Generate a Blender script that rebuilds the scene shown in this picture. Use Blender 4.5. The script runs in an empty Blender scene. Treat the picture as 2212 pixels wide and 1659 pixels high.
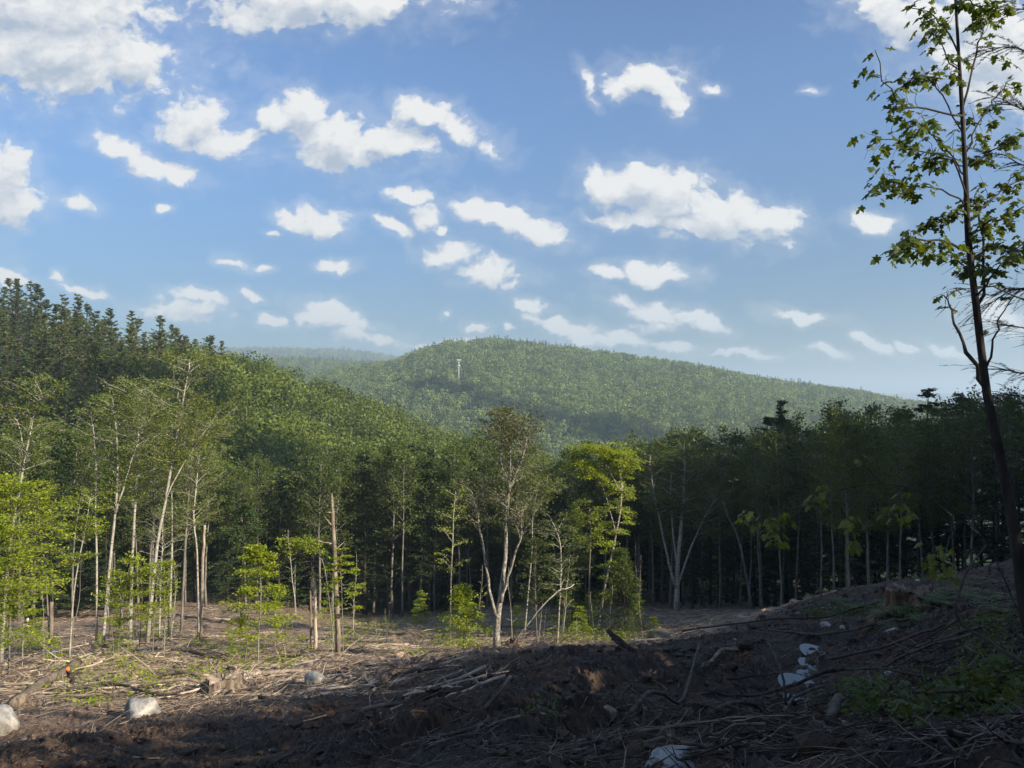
import bpy, math, random
import numpy as np
from mathutils import Vector

R = math.radians
SEED = 7
rng = np.random.default_rng(SEED)
random.seed(SEED)
scene = bpy.context.scene
COL = scene.collection

# ------------------------------------------------------------------ camera, sky, sun, exposure
FPX = 769.0                      # focal length in pixels of the 1024 px wide picture
PITCH = math.atan(18 / FPX)
cam_d = bpy.data.cameras.new("camera")
cam_d.sensor_width = 36.0
cam_d.lens = 36.0 * FPX / 1024.0
cam_d.clip_start = 0.1
cam_d.clip_end = 40000
cam = bpy.data.objects.new("camera", cam_d)
COL.objects.link(cam)
cam.location = (0, 0, 0)
cam.rotation_euler = (R(90) + PITCH, 0, 0)
scene.camera = cam

SUN_EL, SUN_AZ = 27.0, 123.0     # azimuth clockwise from +Y: the sun stands behind the camera, to the right
SKY_STRENGTH = 0.084
sdir = Vector((math.sin(R(SUN_AZ)) * math.cos(R(SUN_EL)), math.cos(R(SUN_AZ)) * math.cos(R(SUN_EL)), math.sin(R(SUN_EL))))
sun_d = bpy.data.lights.new("sun", "SUN")
sun_d.energy = 4.7
sun_d.angle = R(0.5)
sun_d.color = (1.0, 0.90, 0.74)
sun = bpy.data.objects.new("sun", sun_d)
COL.objects.link(sun)
sun.rotation_euler = (-sdir).to_track_quat('-Z', 'Y').to_euler()
sun.location = (0, 0, 60)

scene.view_settings.view_transform = 'Standard'
scene.view_settings.look = 'None'
scene.view_settings.gamma = 1.0
scene.view_settings.use_curve_mapping = False
scene.view_settings.exposure = 0.9
scene.cycles.max_bounces = 5
scene.cycles.diffuse_bounces = 3
scene.cycles.glossy_bounces = 2
scene.cycles.transmission_bounces = 3
scene.cycles.volume_bounces = 1
scene.cycles.transparent_max_bounces = 4
scene.cycles.use_adaptive_sampling = True

world = bpy.data.worlds.new("World")
scene.world = world
world.use_nodes = True
W = world.node_tree
W.nodes.clear()

CLOUDS = [  # X, Y, half width, half height (in 2212 px units of the view), tilt, weight
 (110,115,250,80,2,1.2),(40,15,300,70,0,1.3),(290,130,90,55,15,1.0),(170,175,140,30,0,.9),
 (660,0,235,50,0,1.2),(560,30,120,35,0,.9),(760,25,120,30,0,.9),
 (425,262,80,42,0,1.0),(470,295,90,34,6,1.0),(385,280,60,26,0,.9),
 (265,318,85,24,22,.75),(375,368,75,26,5,.8),(310,345,60,28,20,.75),
 (600,250,70,30,0,.8),(660,240,75,36,10,1.1),(720,300,105,58,8,1.1),(850,300,90,40,8,1.2),(690,340,80,26,0,.8),
 (910,235,65,26,10,.95),(990,275,70,24,28,.85),(1070,322,38,24,20,.8),
 (8,375,50,48,0,1.3),(28,440,62,34,0,1.3),(-20,400,60,80,0,1.3),
 (178,438,42,16,12,.9),(355,444,22,8,0,.7),
 (700,478,55,26,5,1.0),(640,478,45,14,20,.85),(590,500,20,8,0,.6),
 (890,418,50,18,12,1.0),(855,488,55,16,25,.95),(925,470,50,30,20,.5),(962,495,16,16,0,.55),
 (1030,450,65,27,18,1.1),(1120,488,92,32,12,1.1),(1075,470,70,32,14,1.05),
 (965,550,55,27,12,1.1),(1050,588,75,24,6,1.05),
 (1400,165,90,32,-8,.85),(1272,180,16,38,-25,.7),(1460,210,36,32,30,.75),(1340,190,60,20,10,.7),(1545,195,30,15,10,.45),
 (1300,400,52,32,30,1.2),(1380,405,66,42,0,1.3),(1455,430,80,50,0,1.3),(1560,470,110,40,6,1.3),(1655,485,62,36,5,1.2),(1450,480,180,16,5,1.0),
 (1890,478,48,16,4,1.0),(1745,188,24,9,0,.55),
 (1312,585,40,16,8,.85),(1425,590,70,24,4,.95),(1380,575,30,16,0,.9),
 (1345,648,56,20,14,1.0),(1430,682,110,24,14,.75),(1525,700,44,14,26,1.0),(1420,705,90,20,0,.5),
 (1150,662,42,16,18,.85),(1225,712,88,18,16,.85),(1350,732,62,18,10,.85),(1290,740,120,14,0,.5),
 (395,670,100,26,3,.8),(440,642,55,14,10,1.0),(540,638,36,10,12,.85),
 (590,686,40,16,5,.95),(690,690,60,28,0,.8),(735,690,100,20,20,.9),(780,725,110,16,6,.55),
 (1735,688,80,14,6,.85),(1885,738,60,12,24,.8),(1790,762,60,10,8,.6),(1960,750,30,9,20,.6),
 (2050,755,50,13,15,.75),(2150,690,70,40,10,.8),
 (1990,30,130,55,10,1.0),(2140,110,150,110,20,1.1),(2250,150,150,100,0,1.1),
 (495,566,34,13,10,.6),(735,574,46,16,0,.6),(565,576,30,8,0,.4),
 (955,685,15,10,0,.5),(1030,714,24,11,10,.75),(1098,712,18,9,0,.5),
 (20,600,60,14,24,1.2),(128,608,22,13,10,.9),(180,632,55,9,6,.5),
 (1620,765,130,8,4,.5),(1460,745,80,10,0,.45),(1000,745,150,9,0,.35),
]

def build_world():
    N, L = W.nodes, W.links
    def new(t, tree=None, **kw):
        n = (tree or W).nodes.new(t)
        for k, v in kw.items():
            setattr(n, k, v)
        return n
    # cloud density as a function of view direction slopes (x/y, z/y)
    g = bpy.data.node_groups.new("cloud_density", 'ShaderNodeTree')
    g.interface.new_socket("P", in_out='INPUT', socket_type='NodeSocketVector')
    g.interface.new_socket("D", in_out='OUTPUT', socket_type='NodeSocketFloat')
    gi = g.nodes.new('NodeGroupInput'); go = g.nodes.new('NodeGroupOutput')
    gl = g.links
    def noise(vec, scale, det, rough=0.55, zs=1.0):
        n = new('ShaderNodeTexNoise', g)
        n.inputs['Scale'].default_value = scale
        n.inputs['Detail'].default_value = det
        n.inputs['Roughness'].default_value = rough
        gl.new(vec, n.inputs['Vector'])
        return n
    w1 = noise(gi.outputs[0], 11.0, 2.0)
    s1 = new('ShaderNodeVectorMath', g, operation='SUBTRACT'); gl.new(w1.outputs['Color'], s1.inputs[0]); s1.inputs[1].default_value = (.5, .5, .5)
    m1 = new('ShaderNodeVectorMath', g, operation='MULTIPLY_ADD'); gl.new(s1.outputs[0], m1.inputs[0]); m1.inputs[1].default_value = (.045, .035, 0); gl.new(gi.outputs[0], m1.inputs[2])
    w2 = noise(gi.outputs[0], 46.0, 3.0)
    s2_ = new('ShaderNodeVectorMath', g, operation='SUBTRACT'); gl.new(w2.outputs['Color'], s2_.inputs[0]); s2_.inputs[1].default_value = (.5, .5, .5)
    m0 = m1
    m1 = new('ShaderNodeVectorMath', g, operation='MULTIPLY_ADD'); gl.new(s2_.outputs[0], m1.inputs[0]); m1.inputs[1].default_value = (.022, .016, 0); gl.new(m0.outputs[0], m1.inputs[2])
    prev = None
    basev = m1.outputs[0]
    for ci_, (X, Y, rx, ry, rot, wt) in enumerate(CLOUDS):
        if ci_ and ci_ % 8 == 0:      # makes the renderer finish one batch before the next (it has few registers)
            dep = new('ShaderNodeVectorMath', g, operation='MULTIPLY_ADD'); gl.new(prev.outputs[0], dep.inputs[0]); dep.inputs[1].default_value = (1e-7, 1e-7, 0); gl.new(m1.outputs[0], dep.inputs[2])
            basev = dep.outputs[0]
        u, v = X / 2.16016, Y / 2.16016
        x = (u - 512) / FPX; z = -(v - 384) / FPX
        yy = math.cos(PITCH) - z * math.sin(PITCH); zz = math.sin(PITCH) + z * math.cos(PITCH)
        x /= yy; zz /= yy
        k = 1 / 2.16016 / FPX * 1.22
        mp = new('ShaderNodeMapping', g, vector_type='TEXTURE')
        mp.inputs['Location'].default_value = (x, zz, 0)
        mp.inputs['Rotation'].default_value = (0, 0, -R(rot))
        mp.inputs['Scale'].default_value = (rx * k, ry * k * 1.15, 1e3)
        gl.new(basev, mp.inputs['Vector'])
        ln = new('ShaderNodeVectorMath', g, operation='LENGTH'); gl.new(mp.outputs[0], ln.inputs[0])
        ma = new('ShaderNodeMath', g, operation='MULTIPLY_ADD'); gl.new(ln.outputs['Value'], ma.inputs[0])
        ma.inputs[1].default_value = -1.0; ma.inputs[2].default_value = 0.55 + 0.45 * wt
        if prev is None:
            prev = ma
        else:
            mx = new('ShaderNodeMath', g, operation='SMOOTH_MAX'); mx.inputs[2].default_value = 0.15
            gl.new(prev.outputs[0], mx.inputs[0]); gl.new(ma.outputs[0], mx.inputs[1]); prev = mx
    # billowy edge noise
    st = new('ShaderNodeVectorMath', g, operation='MULTIPLY'); gl.new(m1.outputs[0], st.inputs[0]); st.inputs[1].default_value = (1, 1.35, 1)
    n1 = noise(st.outputs[0], 19.0, 8.0, 0.64)
    vo = new('ShaderNodeTexVoronoi', g, feature='SMOOTH_F1'); vo.inputs['Scale'].default_value = 44.0; vo.inputs['Smoothness'].default_value = .6
    vo.inputs['Detail'].default_value = 1.5
    gl.new(st.outputs[0], vo.inputs['Vector'])
    a = new('ShaderNodeMath', g, operation='MULTIPLY_ADD'); gl.new(n1.outputs['Fac'], a.inputs[0]); a.inputs[1].default_value = 2.2; a.inputs[2].default_value = -1.02
    b = new('ShaderNodeMath', g, operation='MULTIPLY_ADD'); gl.new(vo.outputs['Distance'], b.inputs[0]); b.inputs[1].default_value = -0.42; gl.new(a.outputs[0], b.inputs[2])
    mxx = new('ShaderNodeMath', g, operation='MAXIMUM'); gl.new(prev.outputs[0], mxx.inputs[0]); mxx.inputs[1].default_value = -1.5
    c = new('ShaderNodeMath', g, operation='ADD'); gl.new(mxx.outputs[0], c.inputs[0]); gl.new(b.outputs[0], c.inputs[1])
    gl.new(c.outputs[0], go.inputs[0])

    tc = new('ShaderNodeTexCoord')
    sky = new('ShaderNodeTexSky', sky_type='NISHITA')
    sky.sun_disc = False
    sky.sun_elevation = R(SUN_EL)
    sky.sun_rotation = R(SUN_AZ)
    sky.air_density = 1.0; sky.dust_density = 0.25; sky.ozone_density = 2.5
    sky.altitude = 200
    sep = new('ShaderNodeSeparateXYZ'); L.new(tc.outputs['Generated'], sep.inputs[0])
    ym = new('ShaderNodeMath', operation='MAXIMUM'); L.new(sep.outputs['Y'], ym.inputs[0]); ym.inputs[1].default_value = .05
    dx = new('ShaderNodeMath', operation='DIVIDE'); L.new(sep.outputs['X'], dx.inputs[0]); L.new(ym.outputs[0], dx.inputs[1])
    dz = new('ShaderNodeMath', operation='DIVIDE'); L.new(sep.outputs['Z'], dz.inputs[0]); L.new(ym.outputs[0], dz.inputs[1])
    cb = new('ShaderNodeCombineXYZ'); L.new(dx.outputs[0], cb.inputs[0]); L.new(dz.outputs[0], cb.inputs[1])
    off = new('ShaderNodeVectorMath', operation='ADD'); L.new(cb.outputs[0], off.inputs[0]); off.inputs[1].default_value = (.007, .026, 0)
    g1 = new('ShaderNodeGroup'); g1.node_tree = g; L.new(cb.outputs[0], g1.inputs[0])
    off2 = new('ShaderNodeVectorMath', operation='MULTIPLY_ADD'); L.new(g1.outputs[0], off2.inputs[0]); off2.inputs[1].default_value = (1e-7, 1e-7, 0); L.new(off.outputs[0], off2.inputs[2])
    g2 = new('ShaderNodeGroup'); g2.node_tree = g; L.new(off2.outputs[0], g2.inputs[0])
    cov = new('ShaderNodeMapRange', interpolation_type='SMOOTHSTEP'); L.new(g1.outputs[0], cov.inputs[0])
    cov.inputs[1].default_value = -0.28; cov.inputs[2].default_value = 0.26
    df = new('ShaderNodeMath', operation='SUBTRACT'); L.new(g1.outputs[0], df.inputs[0]); L.new(g2.outputs[0], df.inputs[1])
    lt = new('ShaderNodeMapRange'); L.new(df.outputs[0], lt.inputs[0]); lt.inputs[1].default_value = -1.0; lt.inputs[2].default_value = .75
    # thick parts (deep inside) go greyer from below
    dk = new('ShaderNodeMapRange'); L.new(g2.outputs[0], dk.inputs[0]); dk.inputs[1].default_value = -.2; dk.inputs[2].default_value = 1.9; dk.inputs[3].default_value = -.26; dk.inputs[4].default_value = .85
    lt2 = new('ShaderNodeMath', operation='SUBTRACT', use_clamp=True); L.new(lt.outputs[0], lt2.inputs[0]); L.new(dk.outputs[0], lt2.inputs[1])
    cr = new('ShaderNodeMix', data_type='RGBA'); L.new(lt2.outputs[0], cr.inputs[0])
    cr.inputs[6].default_value = (3.0, 3.45, 4.1, 1); cr.inputs[7].default_value = (6.0, 5.95, 5.8, 1)
    # haze of the lower sky: clouds fade near the horizon
    fade = new('ShaderNodeMapRange'); L.new(dz.outputs[0], fade.inputs[0]); fade.inputs[1].default_value = 0.0; fade.inputs[2].default_value = .16; fade.inputs[3].default_value = .6; fade.inputs[4].default_value = .97
    wis = new('ShaderNodeMapRange', interpolation_type='SMOOTHSTEP'); L.new(g1.outputs[0], wis.inputs[0]); wis.inputs[1].default_value = -1.0; wis.inputs[2].default_value = .1; wis.inputs[4].default_value = .22
    cvm = new('ShaderNodeMath', operation='MAXIMUM'); L.new(cov.outputs[0], cvm.inputs[0]); L.new(wis.outputs[0], cvm.inputs[1])
    cv = new('ShaderNodeMath', operation='MULTIPLY'); L.new(cvm.outputs[0], cv.inputs[0]); L.new(fade.outputs[0], cv.inputs[1])
    # colour of clear air, a little paler than the pure model
    hs = new('ShaderNodeMix', data_type='RGBA', blend_type='MULTIPLY'); hs.inputs[0].default_value = 1.0
    L.new(sky.outputs[0], hs.inputs[6])
    el = new('ShaderNodeMapRange', interpolation_type='SMOOTHSTEP'); L.new(sep.outputs['Z'], el.inputs[0]); el.inputs[1].default_value = -.05; el.inputs[2].default_value = .42; el.inputs[3].default_value = .34; el.inputs[4].default_value = 1.0
    tv = new('ShaderNodeVectorMath', operation='SCALE'); tv.inputs[0].default_value = SKY_TINT[:3]; L.new(el.outputs[0], tv.inputs['Scale']); L.new(tv.outputs[0], hs.inputs[7])
    mixc = new('ShaderNodeMix', data_type='RGBA'); L.new(cv.outputs[0], mixc.inputs[0]); L.new(hs.outputs[2], mixc.inputs[6]); L.new(cr.outputs[2], mixc.inputs[7])
    bgA = new('ShaderNodeBackground'); L.new(mixc.outputs[2], bgA.inputs[0]); bgA.inputs[1].default_value = SKY_STRENGTH
    # the rest of the dome: same kind of scattered cloud from plain noise
    nz = new('ShaderNodeTexNoise'); nz.inputs['Scale'].default_value = 4.2; nz.inputs['Detail'].default_value = 5; L.new(tc.outputs['Generated'], nz.inputs['Vector'])
    cv2 = new('ShaderNodeMapRange', interpolation_type='SMOOTHSTEP'); L.new(nz.outputs['Fac'], cv2.inputs[0]); cv2.inputs[1].default_value = .55; cv2.inputs[2].default_value = .64; cv2.inputs[4].default_value = .95
    up = new('ShaderNodeMath', operation='GREATER_THAN'); L.new(sep.outputs['Z'], up.inputs[0]); up.inputs[1].default_value = 0.0
    cv3 = new('ShaderNodeMath', operation='MULTIPLY'); L.new(cv2.outputs[0], cv3.inputs[0]); L.new(up.outputs[0], cv3.inputs[1])
    mixd = new('ShaderNodeMix', data_type='RGBA'); L.new(cv3.outputs[0], mixd.inputs[0]); L.new(hs.outputs[2], mixd.inputs[6]); mixd.inputs[7].default_value = (4.6, 4.8, 5.0, 1)
    bgB = new('ShaderNodeBackground'); L.new(mixd.outputs[2], bgB.inputs[0]); bgB.inputs[1].default_value = SKY_STRENGTH
    # which part of the dome a direction belongs to
    ax = new('ShaderNodeMath', operation='ABSOLUTE'); L.new(dx.outputs[0], ax.inputs[0])
    c1 = new('ShaderNodeMath', operation='LESS_THAN'); L.new(ax.outputs[0], c1.inputs[0]); c1.inputs[1].default_value = .78
    c2 = new('ShaderNodeMath', operation='LESS_THAN'); L.new(dz.outputs[0], c2.inputs[0]); c2.inputs[1].default_value = .64
    c3 = new('ShaderNodeMath', operation='GREATER_THAN'); L.new(sep.outputs['Y'], c3.inputs[0]); c3.inputs[1].default_value = .06
    m = new('ShaderNodeMath', operation='MULTIPLY'); L.new(c1.outputs[0], m.inputs[0]); L.new(c2.outputs[0], m.inputs[1])
    mm = new('ShaderNodeMath', operation='MULTIPLY'); L.new(m.outputs[0], mm.inputs[0]); L.new(c3.outputs[0], mm.inputs[1])
    ms = new('ShaderNodeMixShader'); L.new(mm.outputs[0], ms.inputs[0]); L.new(bgB.outputs[0], ms.inputs[1]); L.new(bgA.outputs[0], ms.inputs[2])
    out = new('ShaderNodeOutputWorld'); L.new(ms.outputs[0], out.inputs[0])

SKY_TINT = (0.78, 0.92, 1.07, 1)
build_world()
world.cycles.sampling_method = 'MANUAL'
world.cycles.sample_map_resolution = 512

# ------------------------------------------------------------------ view maths: X, Y are pixels of a 2212 x 1659 view
def ray(X, Y):
    u, v = X / 2.16016, Y / 2.16016
    x = (u - 512) / FPX; z = -(v - 384) / FPX
    yy = math.cos(PITCH) - z * math.sin(PITCH); zz = math.sin(PITCH) + z * math.cos(PITCH)
    return x / yy, zz / yy
def at(X, Y, D):
    a, b = ray(X, Y)
    return np.array([a * D, D, b * D])

# ------------------------------------------------------------------ noise
_perm = np.random.default_rng(11).permutation(4096)
_grad = np.random.default_rng(12).uniform(0, 2 * np.pi, 4096)
_gx, _gy = np.cos(_grad), np.sin(_grad)
def perlin(x, y, seed=0):
    xi = np.floor(x).astype(np.int64); yi = np.floor(y).astype(np.int64)
    xf = x - xi; yf = y - yi
    def h(i, j):
        return _perm[(_perm[(i + seed * 57) & 4095] + j) & 4095]
    def gd(i, j, dx, dy):
        k = h(i, j); return _gx[k] * dx + _gy[k] * dy
    u = xf * xf * xf * (xf * (xf * 6 - 15) + 10); v = yf * yf * yf * (yf * (yf * 6 - 15) + 10)
    a = gd(xi, yi, xf, yf); b = gd(xi + 1, yi, xf - 1, yf)
    c = gd(xi, yi + 1, xf, yf - 1); d = gd(xi + 1, yi + 1, xf - 1, yf - 1)
    return ((a + (b - a) * u) + ((c + (d - c) * u) - (a + (b - a) * u)) * v) * 1.5
def fbm(x, y, oct=4, seed=0, rough=.5):
    s = 0; a = 1.0; f = 1.0
    for o in range(oct):
        s = s + a * perlin(x * f, y * f, seed + o); a *= rough; f *= 2.03
    return s
def sstep(a, b, x):
    t = np.clip((x - a) / (b - a), 0, 1); return t * t * (3 - 2 * t)

# ------------------------------------------------------------------ terrain
CP = []
def colpts(X, lst):
    a = ray(X, 800)[0]
    for D, z in lst:
        CP.append((a * D, D, z))
colpts(0,    [(5,-3.0),(10,-5.1),(14,-6.4),(20,-8.2),(28,-10.2),(38,-12.6),(52,-15.8),(70,-20),(90,-24),(120,-18),(160,-3),(200,15),(260,12),(400,-30)])
colpts(300,  [(120,-19),(160,-6),(225,6),(300,0),(420,-35)])
colpts(550,  [(5,-2.8),(8,-4.0),(14,-6.2),(20,-7.9),(28,-9.9),(38,-12.3),(52,-15.5),(70,-19),(90,-22.5),(130,-24),(180,-15),(265,2),(340,-10),(450,-40)])
colpts(800,  [(130,-30),(200,-27),(310,-12),(380,-22),(460,-45)])
colpts(1100, [(5,-2.3),(8,-3.2),(12,-4.5),(16,-5.6),(20,-6.65),(24,-7.9),(30,-9.8),(40,-12.5),(55,-16),(75,-20),(90,-23),(130,-30),(200,-38),(300,-34),(390,-35),(460,-50)])
colpts(1500, [(4,-1.9),(6,-2.6),(10,-3.9),(14,-4.9),(18,-5.75),(24,-7.6),(32,-9.7),(45,-12.7),(60,-16.3),(80,-21),(130,-32),(250,-48),(450,-62)])
colpts(1800, [(3,-1.7),(5,-2.4),(8,-3.3),(11,-4.0),(15,-4.85),(20,-5.7),(27,-6.7),(35,-8.8),(50,-13.5),(70,-18.5),(130,-32),(250,-50),(450,-62)])
colpts(2100, [(3,-1.5),(5,-2.0),(8,-2.7),(11,-3.25),(15,-3.9),(22,-4.95),(30,-6.9),(45,-11.5),(70,-17),(130,-30),(250,-48)])
colpts(2330, [(3,-1.4),(5,-1.8),(8,-2.3),(14,-3.2),(22,-4.3),(32,-6),(50,-9),(70,-12),(130,-24),(300,-50)])
CP += [(0,0,-1.6),(30,10,-2),(60,10,5),(95,25,16),(130,60,16),(60,-30,12),(100,-30,22),(150,-20,26),(0,-5,-1.2),(0,-30,5),(0,-80,18),(-30,-20,-2),(-20,3,-4.2),
       (-60,10,-10),(-110,60,-14),(-200,120,10),(-300,200,25),(-300,0,10),(300,0,20),(0,-300,40),(300,-300,45),(-300,-300,30),(-450,450,0),(450,450,-50),(300,150,0),(-450,-100,10)]
CP = np.array(CP)
def _q(x, y):
    r = np.hypot(x, y) + 1e-6
    rho = np.log1p(r / 5.0)
    return rho * x / r, rho * y / r
_qx, _qy = _q(CP[:, 0], CP[:, 1])
def _U(d2):
    return 0.5 * d2 * np.log(d2 + 1e-9)
_n = len(CP)
_A = np.zeros((_n + 3, _n + 3))
_A[:_n, :_n] = _U((_qx[:, None] - _qx) ** 2 + (_qy[:, None] - _qy) ** 2) + np.eye(_n) * 0.002
_A[:_n, _n] = 1; _A[:_n, _n + 1] = _qx; _A[:_n, _n + 2] = _qy
_A[_n:, :_n] = _A[:_n, _n:].T
_w = np.linalg.solve(_A, np.concatenate([CP[:, 2], [0, 0, 0]]))
def near_h(x, y):
    x = np.atleast_1d(np.asarray(x, float)); y = np.atleast_1d(np.asarray(y, float))
    r = np.hypot(x, y); k = np.where(r > 480, 480 / np.maximum(r, 1), 1.0)
    qx, qy = _q(x * k, y * k)
    out = np.empty(qx.shape)
    fx, fy, fo = qx.ravel(), qy.ravel(), out.ravel()
    for i in range(0, len(fx), 60000):
        sx, sy = fx[i:i + 60000], fy[i:i + 60000]
        fo[i:i + 60000] = _U((sx[:, None] - _qx) ** 2 + (sy[:, None] - _qy) ** 2) @ _w[:_n] + _w[_n] + _w[_n + 1] * sx + _w[_n + 2] * sy
    return fo.reshape(qx.shape)

def sky_tab(pts, D, tree):
    a = []; z = []
    for X, Y in pts:
        r = ray(X, Y); a.append(r[0]); z.append(r[1] * D - tree)
    return np.array(a), np.array(z)
MAIN = sky_tab([(-400,900),(300,880),(560,830),(640,815),(740,800),(860,785),(910,762),(960,748),(1070,740),(1180,752),(1330,768),(1500,794),(1700,828),(1850,848),(1960,868),(2100,885),(2400,890)], 1100, 9)
SHOU = sky_tab([(-400,800),(300,800),(560,792),(600,778),(740,782),(860,790),(1000,800),(1300,900),(2400,950)], 1550, 9)
BLUE = sky_tab([(-600,800),(0,780),(300,762),(430,757),(510,764),(620,764),(740,768),(860,783),(1000,800),(1500,860),(2400,900)], 3200, 0)
DIST = sky_tab([(-600,850),(1500,860),(1800,856),(1900,852),(1960,849),(2060,850),(2150,853),(2400,846),(2600,860)], 7500, 0)
def far_h(x, y):
    yy = np.maximum(y, 200.0)
    a = np.clip(x / yy, -1.6, 1.6)
    base = -66 + 5 * fbm(x / 160, y / 160, 3, 5)
    wob = 60 * fbm(x / 330, y / 900, 2, 9)
    def hill(tab, D, d0, d1, foot=-70):
        z = np.interp(a, tab[0], tab[1])
        up = sstep(d0, D, y + wob * (y < D)); up = up ** .85
        dn = 1 - sstep(D, d1, y)
        s = np.where(y < D, up, dn)
        nse = 7 * fbm(x / 130, y / 130, 3, 21) * s * np.abs(np.clip((D - y) / (D - d0), 0, 1)) ** .6
        return foot + (z - foot) * s + nse * D / 1100
    h = base
    h = np.maximum(h, hill(MAIN, 1100, 430, 1700))
    h = np.maximum(h, hill(SHOU, 1550, 1100, 2300))
    h = np.maximum(h, hill(BLUE, 3200, 2000, 5000))
    h = np.maximum(h, hill(DIST, 7500, 5000, 9500))
    return h
PUDDLES = [(1770,1422,.19,.30),(1757,1450,.12,.22),(1746,1468,.10,.14),(1730,1490,.19,.24),(1716,1528,.15,.14),(1952,1466,.15,.08)]
_pud = []
_rut = []
def base_h(x, y):
    x = np.atleast_1d(np.asarray(x, float)); y = np.atleast_1d(np.asarray(y, float))
    r = np.hypot(x, y)
    t = sstep(330, 520, r)
    n = near_h(x, y)
    f = far_h(x, y)
    f = np.where(y < 250, n * (1 - sstep(-100, 250, y)) + f * sstep(-100, 250, y), f)
    return n * (1 - t) + f * t
def detail(x, y):
    r = np.hypot(x, y)
    fade = 1 - sstep(60, 130, r)
    near = 1 - sstep(22, 45, r)
    wx = x + .35 * fbm(x * .9, y * .9, 2, 31); wy = y + .35 * fbm(x * .9, y * .9, 2, 33)
    big = fbm(x / 4.5, y / 4.5, 3, 1) * .17
    rut = -np.abs(perlin((x * .55 + y * .83) / 1.3, (-x * .83 + y * .55) / 7, 3)) * .30 + .10
    clod = (1 - np.abs(fbm(wx / .30, wy / .30, 4, 40, .66))) ** 2 * .16
    clod2 = np.abs(fbm(wx / .11, wy / .11, 2, 60)) * .07
    h = big * .9 + near * (rut + clod * (.55 + .6 * perlin(x / 3, y / 3, 8)) + clod2) + (1 - near) * (fbm(x / .9, y / .9, 3, 70) * .12)
    # water level hollows
    for (x0, y0, x1, y1, off_) in _rut:
        L_ = math.hypot(x1 - x0, y1 - y0); ux, uy = (x1 - x0) / L_, (y1 - y0) / L_
        al = (x - x0) * ux + (y - y0) * uy; ac = -(x - x0) * uy + (y - y0) * ux + .35 * perlin(al / 2.5, al * 0 + off_, 95) - off_
        m_ = sstep(-1, 1, al) * (1 - sstep(L_ - 1, L_ + 1, al))
        h = h * (1 - .55 * m_ * np.exp(-(ac / .42) ** 2)) + m_ * (-.20 * np.exp(-(ac / .30) ** 4) + .05 * np.exp(-((np.abs(ac) - .55) / .2) ** 2) * (1 + perlin(x * 2, y * 2, 96)))
    return h * fade * sstep(.8, 2.2, r) * (.5 + .5 * sstep(3, 7, r))
def ground(x, y):
    x = np.atleast_1d(np.asarray(x, float)); y = np.atleast_1d(np.asarray(y, float))
    h = base_h(x, y) + detail(x, y)
    for (px, py, pz, rx, ry) in _pud:
        e = np.sqrt(((x - px) / rx) ** 2 + ((y - py) / ry) ** 2) + .5 * perlin(x * 7, y * 7, 90) + .25 * perlin(x * 17, y * 17, 91)
        tt = 1 - sstep(1.0, 1.7, e)
        cut = np.minimum(h, pz + .03)
        h = h * (1 - tt) + cut * tt
        h = np.where(e < 1.05, np.minimum(h, pz - .03 + .06 * np.clip(e, 0, 1.05) ** 2), h)
    return h
def G(x, y):
    return float(ground(x, y)[0])
_DS = 2.5 * 1.006 ** np.arange(680)
def hit(X, Y):
    a, b = ray(X, Y)
    g = base_h(a * _DS, _DS)
    below = np.nonzero(b * _DS < g)[0]
    D = _DS[below[0]] if len(below) else 60.0
    return a * D, D
def onground(X, Y, lift=0.0):
    x, y = hit(X, Y)
    return np.array([x, y, G(x, y) + lift])
for o_ in (-.9, .9):
    _rut.append((*hit(960, 1640), *hit(1600, 1432), o_))
for (X, Y, rx, ry) in PUDDLES:
    x, y = hit(X, Y)
    z = float(base_h(x, y)[0]) + float(detail(np.array([x]), np.array([y]))[0]) * .3 + .02
    _pud.append((x, y, z, rx, ry * 1.6))

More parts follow.
